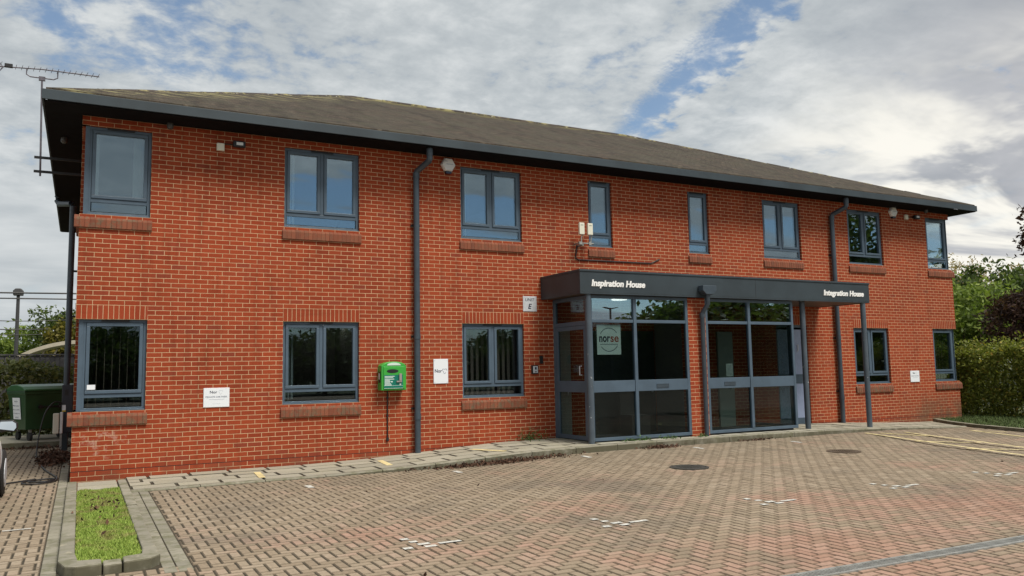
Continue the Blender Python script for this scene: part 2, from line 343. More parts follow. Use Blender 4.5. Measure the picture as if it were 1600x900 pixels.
# ------------------------------------------------------------------ mesh helpers
class MB:
    def __init__(s): s.v = []; s.f = []; s.uv = []
    def quad(s, p, uv=None):
        i = len(s.v); s.v += [tuple(q) for q in p]; s.f.append(tuple(range(i, i+len(p)))); s.uv.append(uv); return s
    def box(s, x0, x1, y0, y1, z0, z1):
        i = len(s.v)
        s.v += [(x0, y0, z0), (x1, y0, z0), (x1, y1, z0), (x0, y1, z0), (x0, y0, z1), (x1, y0, z1), (x1, y1, z1), (x0, y1, z1)]
        for f in ((0, 3, 2, 1), (4, 5, 6, 7), (0, 1, 5, 4), (1, 2, 6, 5), (2, 3, 7, 6), (3, 0, 4, 7)):
            s.f.append(tuple(i+k for k in f)); s.uv.append(None)
        return s
    def prism(s, poly, ax, a, b):
        """extrude a polygon: ax='x' poly=(y,z), 'y' poly=(x,z), 'z' poly=(x,y)"""
        def P(p, t): return {'x': (t, p[0], p[1]), 'y': (p[0], t, p[1]), 'z': (p[0], p[1], t)}[ax]
        n = len(poly); i = len(s.v)
        s.v += [P(p, a) for p in poly] + [P(p, b) for p in poly]
        s.f += [tuple(i+k for k in range(n))[::-1], tuple(i+n+k for k in range(n))]; s.uv += [None, None]
        for k in range(n):
            s.f.append((i+k, i+(k+1) % n, i+n+(k+1) % n, i+n+k)); s.uv.append(None)
        return s
    def tube(s, pts, r, n=10, cap=True):
        pts = [Vector(p) for p in pts]; rs = r if isinstance(r, (list, tuple)) else [r]*len(pts)
        base = len(s.v)
        for k, p in enumerate(pts):
            a = pts[max(k-1, 0)]; c = pts[min(k+1, len(pts)-1)]; t = (c-a).normalized()
            u = t.cross(Vector((0, 0, 1)) if abs(t.z) < .95 else Vector((0, 1, 0))).normalized(); w_ = t.cross(u)
            for j in range(n):
                an = 2*math.pi*j/n; s.v.append(tuple(p+(u*math.cos(an)+w_*math.sin(an))*rs[k]))
        for k in range(len(pts)-1):
            for j in range(n):
                s.f.append((base+k*n+j, base+k*n+(j+1) % n, base+(k+1)*n+(j+1) % n, base+(k+1)*n+j)); s.uv.append(None)
        if cap:
            s.f.append(tuple(base+j for j in range(n))[::-1]); s.uv.append(None)
            e = base+(len(pts)-1)*n; s.f.append(tuple(e+j for j in range(n))); s.uv.append(None)
        return s
    def ring(s, x0, x1, z0, z1, wd, y0, y1, ax='y'):
        """rectangular frame in the x-z plane (ax='y') or y-z plane (ax='x')"""
        def B(a0, a1, c0, c1):
            if ax == 'y': s.box(a0, a1, y0, y1, c0, c1)
            else: s.box(y0, y1, a0, a1, c0, c1)
        B(x0, x1, z1-wd, z1); B(x0, x1, z0, z0+wd); B(x0, x0+wd, z0+wd, z1-wd); B(x1-wd, x1, z0+wd, z1-wd)
        return s
    def build(s, name, material, parent=None, smooth=False, bevel=0.0, fix=True):
        me = bpy.data.meshes.new(name); me.from_pydata(s.v, [], s.f)
        if any(u is not None for u in s.uv):
            l = me.uv_layers.new(name='UVMap'); k = 0
            for f, u in zip(s.f, s.uv):
                for j in range(len(f)):
                    if u is not None: l.data[k].uv = u[j]
                    k += 1
        elif fix:
            bm = bmesh.new(); bm.from_mesh(me); bmesh.ops.recalc_face_normals(bm, faces=bm.faces); bm.to_mesh(me); bm.free()
        me.materials.append(material)
        if smooth: me.polygons.foreach_set('use_smooth', [True]*len(me.polygons))
        o = bpy.data.objects.new(name, me); col.objects.link(o)
        if parent: o.parent = parent
        if bevel:
            b = o.modifiers.new('bevel', 'BEVEL'); b.width = bevel; b.segments = 2; b.limit_method = 'ANGLE'
        if smooth:
            es = o.modifiers.new('edge', 'EDGE_SPLIT'); es.split_angle = R(40)
        return o
def tag(o, label=None, cat=None, group=None, kind=None):
    for k, v in (('label', label), ('category', cat), ('group', group), ('kind', kind)):
        if v: o[k] = v
    return o
def empty(name, loc=(0, 0, 0), rz=0):
    o = bpy.data.objects.new(name, None); col.objects.link(o); o.location = loc; o.rotation_euler.z = rz; o.empty_display_size = .3; return o
def copy_tree(o, parent=None):
    c = o.copy(); col.objects.link(c); c.parent = parent
    for ch in list(o.children): copy_tree(ch, c)
    return c
def text(body, size, material, parent, matrix, name='lettering', bold=0.0, shear=0.0, align='LEFT', depth=.002, space=1.0, width=None):
    cu = bpy.data.curves.new(name, 'FONT'); cu.body = body; cu.size = size; cu.offset = bold; cu.shear = shear
    cu.align_x = align; cu.extrude = depth; cu.space_character = space; cu.resolution_u = 4
    t = bpy.data.objects.new('t', cu); col.objects.link(t)
    bpy.context.view_layer.update()
    me = bpy.data.meshes.new_from_object(t.evaluated_get(bpy.context.evaluated_depsgraph_get()))
    bpy.data.objects.remove(t)
    if width:
        xs = [v.co.x for v in me.vertices]; k = width/(max(xs)-min(xs)); x0 = min(xs) if align == 'LEFT' else 0
        for v in me.vertices: v.co.x = (v.co.x-x0)*k
    me.transform(matrix); me.materials.clear(); me.materials.append(material)
    o = bpy.data.objects.new(name, me); col.objects.link(o); o.parent = parent; return o
def on_wall(x, y, z):      # text plane facing -Y
    return Matrix.Translation((x, y, z)) @ Matrix.Rotation(R(90), 4, 'X')
def sstep(t, a, b):
    t = np.clip((t-a)/(b-a), 0, 1); return t*t*(3-2*t)
def H(x, y):               # lie of the car park
    return .07*sstep(x, 5.0, 8.5)*(1-sstep(x, 15.5, 19.0))*sstep(y, -4.5, -1.7)
PX = [-5, 0, 3.4, 4.6, 5.6, 7.0, 8.4, 12, 14, 15.5, 16.7, 18.8, 20, 21.6, 30]
PZ = [.02, .02, .025, .05, .10, .18, .205, .205, .185, .155, .125, .04, .0, -.03, -.03]
def PV(x, y=0): return np.interp(x, PX, PZ) + .012*np.minimum(y, 0)*sstep(x, 5, 8)

# ------------------------------------------------------------------ ground, car park, pavement
def sheet(name, poly, z, material, kind='structure'):
    o = MB().quad([(x, y, z) for x, y in poly]).build(name, material); return tag(o, kind=kind)
gr = sheet('ground', [(-600, -600), (600, -600), (600, 600), (-600, 600)], -.16, GROUND)
def blocks(name, regions, mtl, inset=.0031, bev=.011, size=.1):
    V = []; Fc = []
    for (x0, x1, y0, y1, skip) in regions:
        i0, i1 = int(math.floor(x0/size)), int(math.ceil(x1/size)); j0, j1 = int(math.floor(y0/size)), int(math.ceil(y1/size))
        for i in range(i0, i1):
            for j in range(j0, j1):
                dd = (i-j) % 4
                if dd == 0: a, b_, c, e = i, i+2, j, j+1
                elif dd == 3: a, b_, c, e = i, i+1, j, j+2
                else: continue
                a, b_, c, e = a*size, b_*size, c*size, e*size
                if a < x0-1e-6: a = x0
                if b_ > x1: b_ = x1
                if c < y0-1e-6: c = y0
                if e > y1: e = y1
                if b_-a < .03 or e-c < .03: continue
                if skip and skip((a+b_)/2, (c+e)/2): continue
                V.append((a+inset, b_-inset, c+inset, e-inset))
    V = np.array(V); n = len(V); dz = rng.normal(0, .0011, n)
    tilt = rng.normal(0, .006, (n, 2))
    a, b_, c, e = V.T; vs_ = np.zeros((n, 8, 3))
    xs = [a, b_, b_, a, a+bev, b_-bev, b_-bev, a+bev]; ys = [c, c, e, e, c+bev, c+bev, e-bev, e-bev]
    for k in range(8):
        vs_[:, k, 0] = xs[k]; vs_[:, k, 1] = ys[k]
        vs_[:, k, 2] = H(xs[k], ys[k]) + dz + (xs[k]-(a+b_)/2)*tilt[:, 0] + (ys[k]-(c+e)/2)*tilt[:, 1] - (.014 if k < 4 else 0)
    base = (np.arange(n)*8)[:, None]
    fs = np.concatenate([base+np.array(q) for q in ((4, 5, 6, 7), (0, 1, 5, 4), (1, 2, 6, 5), (2, 3, 7, 6), (3, 0, 4, 7))])
    me = bpy.data.meshes.new(name); me.from_pydata(vs_.reshape(-1, 3).tolist(), [], fs.tolist()); me.materials.append(mtl)
    o = bpy.data.objects.new(name, me); col.objects.link(o); return o
def in_planter(x, y): return -.16 < x < .98 and -6.85 < y < .0
def right_cut(x, y): return x > np.interp(y, [-10, -3.5, -1.9, .2], [17.2, 18.5, 19.05, 20.3])
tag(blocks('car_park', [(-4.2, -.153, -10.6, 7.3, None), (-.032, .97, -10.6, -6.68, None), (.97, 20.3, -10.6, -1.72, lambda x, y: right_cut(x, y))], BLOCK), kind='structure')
jb = MB(); nx, ny = 50, 30
for i in range(nx):
    for j in range(ny):
        x0, x1 = -4.3+24.6*i/nx, -4.3+24.6*(i+1)/nx; y0, y1 = -10.7+9.1*j/ny, -10.7+9.1*(j+1)/ny
        jb.quad([(x, y, float(H(x, y))-.008) for x, y in ((x0, y0), (x1, y0), (x1, y1), (x0, y1))])
tag(jb.build('paving_bed', JOINT, fix=False), kind='structure')
tag(MB().box(-4.3, -.02, -1.6, 7.35, -.1, -.008).build('driveway_bed', JOINT), kind='structure')
sheet('car_park_surface', [(-60, -40), (60, -40), (60, -10.7), (-60, -10.7)], -.012, TARMAC)
sheet('driveway_surface', [(-40, -10.7), (-4.25, -10.7), (-4.25, 7.4), (-40, 7.4)], -.012, TARMAC)
def slabs():

    V = MB(); rows = [(-1.58, -1.19), (-1.19, -.79), (-.79, -.40), (-.40, -.0)]
    for r, (y0, y1) in enumerate(rows):
        x = .75-.6+(.3 if r % 2 else .18*(r//2))+.02
        while x < 21.5:
            x0, x1 = max(x, .75), x+.595; x += .6
            if x1-x0 < .06: continue
            g_ = .014; i = len(V.v); dz = random.gauss(0, .0025)
            pts = [(x0+g_, y0+g_), (x1-g_, y0+g_), (x1-g_, y1-g_), (x0+g_, y1-g_)]; inn = [(x0+g_+.008, y0+g_+.008), (x1-g_-.008, y0+g_+.008), (x1-g_-.008, y1-g_-.008), (x0+g_+.008, y1-g_-.008)]
            V.v += [(a, b, float(PV(a, b))+dz-.022) for a, b in pts]+[(a, b, float(PV(a, b))+dz) for a, b in inn]
            for f in ((4, 5, 6, 7), (0, 1, 5, 4), (1, 2, 6, 5), (2, 3, 7, 6), (3, 0, 4, 7)): V.f.append(tuple(i+k for k in f)); V.uv.append(None)
    o = V.build('pavement', SLAB, fix=False); tag(o, kind='structure')
    b = MB(); xs = np.linspace(.74, 21.5, 60)
    for x0, x1 in zip(xs[:-1], xs[1:]):
        b.quad([(x0, -1.6, PV(x0, -1.6)-.02), (x1, -1.6, PV(x1, -1.6)-.02), (x1, 0.02, PV(x1)-.02), (x0, 0.02, PV(x0)-.02)])
    tag(b.build('pavement_bed', JOINT, fix=False), kind='structure')
slabs()
kb = MB(); x = .75
while x < 19.6:
    x1 = min(x+.90, 19.65); g_ = .005; i = len(kb.v)
    for xx in (x+g_, x1-g_):
        t = float(PV(xx, -1.58)); t = max(t, float(H(xx, -1.75))+.004)
        kb.v += [(xx, -1.715, -.1), (xx, -1.715, t-.018), (xx, -1.70, t), (xx, -1.59, t+.001), (xx, -1.59, -.1)]
    for k in range(4): kb.f.append((i+k, i+k+1, i+5+k+1, i+5+k)); kb.uv.append(None)
    kb.f += [(i, i+1, i+2, i+3, i+4), (i+5, i+6, i+7, i+8, i+9)]; kb.uv += [None, None]
    x = x1
tag(kb.build('kerb', KERB), kind='structure')
# ------------------------------------------------------------------ planter bed with kerbs and grass
pk = MB()
def kstone(poly, z): pk.prism(poly, 'z', -.1, z)
for y0, y1 in ((-6.05, -5.15), (-5.14, -4.24), (-4.23, -3.33), (-3.32, -2.42), (-2.41, -1.51), (-1.50, -.60)):
    kstone([(-.03, y0), (.095, y0), (.095, y1), (-.03, y1)], .078+random.uniform(-.006, .006))
for y0, y1 in ((-6.1, -5.2), (-5.19, -4.29), (-4.28, -3.38), (-3.37, -2.47), (-2.46, -1.56), (-1.55, -.65)):
    kstone([(.62, y0), (.735, y0), (.735, y1), (.62, y1)], .07+random.uniform(-.006, .006))
kstone([(-.03, -6.36), (.02, -6.60), (.10, -6.67), (.29, -6.67), (.29, -6.46), (.12, -6.42), (.095, -6.06), (-.03, -6.06)], .085)
kstone([(.30, -6.66), (.44, -6.65), (.44, -6.45), (.30, -6.46)], .07)
kstone([(.45, -6.66), (.66, -6.62), (.74, -6.50), (.735, -6.11), (.62, -6.11), (.60, -6.40), (.45, -6.44)], .082)
tag(pk.build('planter_kerb', KERB, bevel=.014), kind='structure')
ps = MB()
ps.box(.10, .61, -1.02, -.55, -.05, .052); ps.box(.10, .61, -1.5, -1.03, -.05, .05)
tag(ps.build('planter_slabs', SLAB, bevel=.01), kind='structure')
ch = MB(); y = -10.6
while y < 6.9:
    ch.box(-.15, -.035, y+.004, y+.196, -.05, .0); y += .2
y = -6.9
while y < -1.75:
    ch.box(.742, .842, y+.004, y+.196, -.05, .002); ch.box(.852, .966, y+.004, y+.196, -.05, .001); y += .2
tag(ch.build('channel_blocks', KERB, bevel=.006), kind='structure')
tag(MB().box(.09, .63, -6.5, -1.49, -.05, .035).build('planter_soil', SOIL), kind='structure')
def grass(name, n, area, h, z, mt, lean=.5):
    V = np.zeros((n, 3, 3)); x = rng.uniform(area[0], area[1], n); y = rng.uniform(area[2], area[3], n)
    a = rng.uniform(0, 6.283, n); hh = h*rng.uniform(.5, 1.2, n)*(1+.35*np.sin(x*17+y*5)*np.sin(y*6.5-x*4)); wd = .0035+.003*rng.random(n)
    V[:, 0] = np.stack([x-np.cos(a)*wd, y-np.sin(a)*wd, np.full(n, z)], 1); V[:, 1] = np.stack([x+np.cos(a)*wd, y+np.sin(a)*wd, np.full(n, z)], 1)
    la = rng.uniform(0, 6.283, n); ll = hh*lean*rng.random(n)
    V[:, 2] = np.stack([x+np.cos(la)*ll, y+np.sin(la)*ll, z+hh], 1)
    me = bpy.data.meshes.new(name); me.from_pydata(V.reshape(-1, 3).tolist(), [], (np.arange(n*3).reshape(-1, 3)).tolist()); me.materials.append(mt)
    o = bpy.data.objects.new(name, me); col.objects.link(o); return tag(o, kind='stuff')
o = grass('grass', 36000, (.10, .615, -6.43, -1.5), .034, .034, GRASS, 1.1); tag(o, 'bright green grass filling the kerbed bed by the left corner', 'grass')
# ------------------------------------------------------------------ painted markings (each sheet a few mm above the blocks)
def zp(x, y): return float(H(x, y))+.006
def mark(name, rects, mtl):
    b = MB()
    for poly in rects: b.quad([(x, y, zp(x, y)) for x, y in poly])
    return tag(b.build(name, mtl, fix=False), kind='structure')
def rect(cx, cy, w_, h_):
    w_ *= .86; h_ *= .86
    return [(cx-w_/2, cy-h_/2), (cx+w_/2, cy-h_/2), (cx+w_/2, cy+h_/2), (cx-w_/2, cy+h_/2)]
for cx, cy in ((2.87, -7.07), (4.93, -7.2), (7.16, -7.11), (9.36, -7.12), (11.47, -7.16)):
    mark('bay_marking', [rect(cx-.02, cy+.34, .09, .09), rect(cx+.01, cy+.19, .09, .08), rect(cx-.13, cy-.05, .1, .09), rect(cx+.06, cy+.05, .14, .085), rect(cx+.08, cy-.07, .13, .08), rect(cx+.30, cy+.0, .26, .07)], WPAINT)
for cx, cy in ((2.97, -2.62), (5.35, -2.36), (7.85, -2.2), (10.3, -2.25), (12.6, -2.45)):
    mark('bay_marking', [rect(cx, cy, .1, .3)], WPAINT)
mark('bay_marking', [rect(-.45, -4.04, .3, .06)], WPAINT)
def line(p, q, wd=.085):
    p = np.array(p); q = np.array(q); d_ = (q-p)/np.linalg.norm(q-p); n_ = np.array([-d_[1], d_[0]])*wd/2
    return [tuple(p-n_), tuple(q-n_), tuple(q+n_), tuple(p+n_)]
hm = [line((15.17, -2.0), (13.2, -8.2)), line((16.05, -2.3), (14.3, -7.8)), line((15.39, -2.2), (15.81, -3.16)), line((14.72, -3.5), (15.5, -4.35)), line((14.30, -4.84), (15.05, -5.75)), line((13.88, -6.1), (14.6, -7.0))]
b = MB()
for k, poly in enumerate(hm): b.quad([(x, y, zp(x, y)+.002+.0012*k) for x, y in poly])
tag(b.build('hatched_marking', YPAINT, fix=False), kind='structure')
mark('bay_line', [line((17.99, -2.59), (17.2, -4.6))], YPAINT); mark('bay_line', [line((18.0, -2.5), (18.25, -3.2))], YPAINT)
for cx, cy, t in ((2.64, -1.07, -.1), (4.72, -.95, -.12), (6.45, -1.0, .25)):
    b = MB(); b.quad([(x, y, float(PV(x, y))+.007) for x, y in line((cx-.02, cy+.42), (cx+.02+t, cy-.35), .1)]); tag(b.build('pavement_marking', YPAINT, fix=False), kind='structure')
# manhole covers and slot drain
def manhole(x, y, r, mt, lab):
    e = empty('manhole_cover', (x, y, float(H(x, y))))
    b = MB(); n = 40
    b.prism([(r*math.cos(2*math.pi*k/n), r*math.sin(2*math.pi*k/n)) for k in range(n)], 'z', -.02, .010)
    for k in range(-4, 5):
        for l in range(-4, 5):
            if math.hypot(k, l)*.05 < r-.06: b.box(k*.05-.012, k*.05+.012, l*.05-.012, l*.05+.012, .009, .014)
    b.build('cover', mt, e)
    b = MB()
    for k in range(n):
        a0, a1 = 2*math.pi*k/n, 2*math.pi*(k+1)/n
        b.prism([((r+.008)*math.cos(a0), (r+.008)*math.sin(a0)), ((r+.05)*math.cos(a0), (r+.05)*math.sin(a0)), ((r+.05)*math.cos(a1), (r+.05)*math.sin(a1)), ((r+.008)*math.cos(a1), (r+.008)*math.sin(a1))], 'z', -.02, .011)
    b.build('rim', mt, e); tag(e, lab, 'manhole cover')
manhole(8.57, -4.03, .255, IRON, 'round dark iron manhole cover in the paving before the left half of the porch')
manhole(12.25, -3.87, .245, RUSTIRON, 'round rust brown manhole cover near the yellow hatched lines')
e = empty('drain_channel', (0, 0, 0)); b = MB(); gb = MB(); ln = lambda x: -9.70-(x-6.3)*.035
X0, X1 = 2.0, 20.0
for s0, s1 in ((-.08, -.05), (.05, .08)):
    b.prism([(X0, ln(X0)+s0), (X1, ln(X1)+s0), (X1, ln(X1)+s1), (X0, ln(X0)+s1)], 'z', -.1, .010)
b.build('channel_edge', STEEL, e)
x = 4.2
while x < 9.6:
    gb.prism([(x, ln(x)-.049), (x+.016, ln(x)-.049), (x+.016, ln(x)+.049), (x, ln(x)+.049)], 'z', -.03, .007); x += .03
b = MB(); b.prism([(X0, ln(X0)-.05), (X1, ln(X1)-.05), (X1, ln(X1)+.05), (X0, ln(X0)+.05)], 'z', -.09, .0035); b.build('channel_bed', SOIL, e)
gb.build('grating', STEEL, e); tag(e, 'straight grey grated drain channel set in the block paving at lower right', 'drain')
# right kerb and verge
vk = MB(); kp = [(20.25, -.05), (19.6, -.9), (19.05, -1.9), (18.5, -3.5), (17.9, -6), (17.2, -10)]
for (ax_, ay), (bx_, by) in zip(kp[:-1], kp[1:]):
    d_ = Vector((bx_-ax_, by-ay)).normalized(); n_ = Vector((-d_.y, d_.x))*.13
    vk.prism([(ax_, ay), (bx_, by), (bx_+n_.x, by+n_.y), (ax_+n_.x, ay+n_.y)], 'z', -.1, .075)
tag(vk.build('verge_kerb', KERB), kind='structure')
vb = MB(); pl = [(20.4, -.0), (19.75, -.9), (19.2, -1.9), (18.65, -3.5), (18.05, -6), (17.35, -10), (60, -10), (60, 60), (21.62, 60), (21.62, 0)]
vb.prism(pl, 'z', -.12, .045); tag(vb.build('verge', GROUND), kind='structure')
def grass_poly(n):
    pts = []
    while len(pts) < n:
        y = random.uniform(-6, .8); x = random.uniform(18, 24)
        if x > np.interp(y, [-10, -6, -3.5, -1.9, -.9, 0], [17.35, 18.05, 18.65, 19.2, 19.75, 20.4]) + .02 and not (y > -.02 and x < 21.6): pts.append((x, y))
    return pts
pp = np.array(grass_poly(22000)); n = len(pp); V = np.zeros((n, 3, 3)); a = rng.uniform(0, 6.283, n); hh = .06*rng.uniform(.4, 1.3, n)
V[:, 0, 0] = pp[:, 0]-np.cos(a)*.008; V[:, 0, 1] = pp[:, 1]-np.sin(a)*.008; V[:, 1, 0] = pp[:, 0]+np.cos(a)*.008; V[:, 1, 1] = pp[:, 1]+np.sin(a)*.008
V[:, :2, 2] = .044; V[:, 2, 0] = pp[:, 0]+rng.normal(0, .03, n); V[:, 2, 1] = pp[:, 1]+rng.normal(0, .03, n); V[:, 2, 2] = .044+hh
me = bpy.data.meshes.new('verge_grass'); me.from_pydata(V.reshape(-1, 3).tolist(), [], np.arange(n*3).reshape(-1, 3).tolist())
me.materials.append(mat('verge_blade', color=(.075, .115, .028), rough=.8, island=.5)); o = bpy.data.objects.new('verge_grass', me); col.objects.link(o)
tag(o, 'rough grass on the verge between the right kerb and the hedge', 'grass', kind='stuff')

# ------------------------------------------------------------------ THE BUILDING
L, D = 21.56, 11.5; ZT = 5.70
bd = empty('office_building', (0, 0, 0))
tag(bd, 'two storey red brick office building with hipped tiled roof and grey glazed porch', 'building')
Z1, Z2, Z3, Z4 = 1.05, 2.475, 4.125, 5.55; J = 1.0125
WIN = [(-1, J, Z1, Z2), (3.15, 4.5, Z1, Z2), (6.525, 7.875, Z1, Z2), (17.42, 18.75, Z1, Z2), (L-J, L+1, Z1, Z2),
       (-1, J, Z3, Z4), (3.15, 4.5, Z3, Z4), (6.525, 7.875, Z3, Z4), (9.48, 10.09, Z3, Z4), (12.18, 12.79, Z3, Z4), (14.47, 15.73, Z3, Z4), (17.42, 18.75, Z3, Z4), (L-J, L+1, Z3, Z4)]
DOORS = [(14.73, 15.77, -.2, 2.53)]
ob_ = WIN+DOORS
wl = MB()
def wall_grid(u0, u1, z0, z1, holes, P, U):
    us = sorted({u0, u1, *[min(max(h[k], u0), u1) for h in holes for k in (0, 1)]}); zs = sorted({z0, z1, *[min(max(h[k], z0), z1) for h in holes for k in (2, 3)]})
    for a, b_ in zip(us[:-1], us[1:]):
        for c, e_ in zip(zs[:-1], zs[1:]):
            mu, mz = (a+b_)/2, (c+e_)/2
            if any(h[0] < mu < h[1] and h[2] < mz < h[3] for h in holes): continue
            wl.quad([P(a, c), P(b_, c), P(b_, e_), P(a, e_)], [U(a, c), U(b_, c), U(b_, e_), U(a, e_)])
OFF = .1125
wall_grid(0, L, -.3, ZT, ob_, lambda u, z: (u, 0, z), lambda u, z: (u+OFF, z))
DR = .10      # reveal depth
for (a, b_, c, e_) in ob_:
    if a >= 0: wl.quad([(a, 0, c), (a, DR, c), (a, DR, e_), (a, 0, e_)], [(OFF, c), (OFF+DR, c), (OFF+DR, e_), (OFF, e_)])
    if b_ <= L: wl.quad([(b_, DR, c), (b_, 0, c), (b_, 0, e_), (b_, DR, e_)], [(OFF+DR, c), (OFF, c), (OFF, e_), (OFF+DR, e_)])
    A, B_ = max(a, 0), min(b_, L)
    wl.quad([(A, 0, e_), (A, DR, e_), (B_, DR, e_), (B_, 0, e_)], [(A, 0), (A, .05), (B_, .05), (B_, 0)])
SW = [(-1, 1.0, Z1, Z2), (-1, 1.0, Z3, Z4)]
wall_grid(0, D, -.3, ZT, SW, lambda u, z: (0, u, z), lambda u, z: (u+OFF, z))
wall_grid(0, D, -.3, ZT, SW, lambda u, z: (L, u, z), lambda u, z: (u+OFF, z))
for (a, b_, c, e_) in SW:
    for X_, s in ((0, 1), (L, -1)):
        wl.quad([(X_, b_, c), (X_+s*DR, b_, c), (X_+s*DR, b_, e_), (X_, b_, e_)], [(OFF, c), (OFF+DR, c), (OFF+DR, e_), (OFF, e_)])
        wl.quad([(X_, 0, e_), (X_+s*DR, 0, e_), (X_+s*DR, b_, e_), (X_, b_, e_)], [(0, 0), (.05, 0), (.05, 1), (0, 1)])
wl.quad([(0, D, -.3), (L, D, -.3), (L, D, ZT), (0, D, ZT)], [(0, -.3), (L, -.3), (L, ZT), (0, ZT)])
wl.build('wall', BRICK, bd)
# rooms behind the glass
rm = MB(); e0 = .125
rm.quad([(e0, 5.5, -.1), (L-e0, 5.5, -.1), (L-e0, 5.5, ZT), (e0, 5.5, ZT)])
rm.box(e0, L-e0, e0+.06, 5.5, 2.72, 2.98)
rm.box(e0, L-e0, e0, 5.5, 5.60, 5.68)
for xp in (1.9, 5.6, 9.0, 11.2, 13.6, 16.5, 19.8): rm.box(xp, xp+.1, e0, 5.5, .06, 2.72); rm.box(xp+.02, xp+.12, e0, 5.5, 2.98, 5.6)
def lining(u0, u1, z0, z1, holes, P):
    us = sorted({u0, u1, *[min(max(h[k], u0), u1) for h in holes for k in (0, 1)]}); zs = sorted({z0, z1, *[min(max(h[k], z0), z1) for h in holes for k in (2, 3)]})
    for a, b_ in zip(us[:-1], us[1:]):
        for c, e_ in zip(zs[:-1], zs[1:]):
            mu, mz = (a+b_)/2, (c+e_)/2
            if not any(h[0] < mu < h[1] and h[2] < mz < h[3] for h in holes): rm.quad([P(a, c), P(b_, c), P(b_, e_), P(a, e_)])
lining(e0, L-e0, -.1, ZT-.05, ob_, lambda u, z: (u, .16, z)); lining(e0, 5.5, -.1, ZT-.05, SW, lambda u, z: (.16, u, z)); lining(e0, 5.5, -.1, ZT-.05, SW, lambda u, z: (L-.16, u, z))
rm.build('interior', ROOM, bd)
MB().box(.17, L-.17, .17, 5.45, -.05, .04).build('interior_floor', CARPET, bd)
for (x0, y0, w_) in ((4.55, 3.9, .75), (4.95, 4.75, .9), (7.4, 3.4, .6), (1.0, 3.6, .5)):
    lm = mat('lit_ceiling_tube', lambda q, b, tc, o: (b.inputs['Emission Color'].__setattr__('default_value', (1, .93, .8, 1)), b.inputs['Emission Strength'].__setattr__('default_value', 2.2)))
    MB().box(x0, x0+w_, y0, y0+.12, 2.69, 2.717).build('ceiling_light', lm, bd)

def lintel(a, b_, z, parent):
    m_ = MB(); y = -.003
    m_.quad([(a, y, z), (b_, y, z), (b_, y, z+.225), (a, y, z+.225)], [(0, a), (0, b_), (.225, b_), (.225, a)])
    for k in range(2):
        X_ = (a, b_)[k]; m_.quad([(X_, y, z), (X_, .0, z), (X_, .0, z+.225), (X_, y, z+.225)], [(0, 0), (0, .003), (.225, .003), (.225, 0)])
    m_.quad([(a, y, z), (b_, y, z), (b_, 0, z), (a, 0, z)], [(.01, a), (.01, b_), (.02, b_), (.02, a)])
    m_.quad([(a, y, z+.225), (b_, y, z+.225), (b_, 0, z+.225), (a, 0, z+.225)], [(.2, a), (.2, b_), (.21, b_), (.21, a)])
    return m_.build('lintel', SOLDIER, parent)
def sill(a, b_, z, parent, corner=0):
    m_ = MB(); x = a-.035 if corner != -1 else -.075; e_ = b_+.035 if corner != 1 else L+.075
    n = round((e_-x)/.075); st = (e_-x)/n
    pr = [(.07, z-.002), (-.014, z-.050), (-.036, z-.085), (-.040, z-.212), (0.0, z-.222)]
    for k in range(n): m_.prism(pr, 'x', x+k*st+.005, x+(k+1)*st-.005)
    m_.prism([(.07, z-.006), (-.010, z-.055), (-.030, z-.090), (-.033, z-.21), (0, z-.22)], 'x', x+.006, e_-.006)
    if corner:      # return along the side wall
        X_ = 0 if corner == -1 else L; s = -1 if corner == -1 else 1
        pr2 = [(X_+s*q[0]*-1, q[1]) for q in pr]
        for k in range(13): m_.prism(pr2, 'y', .004+k*.075+.004, .004+(k+1)*.075-.004)
    return m_.build('sill', SILL, parent, bevel=.004)
YF = .055
def pane(x0, x1, z0, z1, y, parent, g_=GLASS): return MB().box(x0, x1, y, y+.02, z0, z1).build('pane', g_, parent, fix=True)
def blind_strip(x0, x1, z0, z1, parent, mt=FABRIC, y=.22):
    m_ = MB(); n = max(2, int((x1-x0)/.045))
    for k in range(n):
        a = x0+(x1-x0)*k/n; m_.prism([(a, y), (a+.003, y), (a+.05, y+.06), (a+.047, y+.06)], 'z', z0, z1)
    return m_.build('blind', mt, parent)
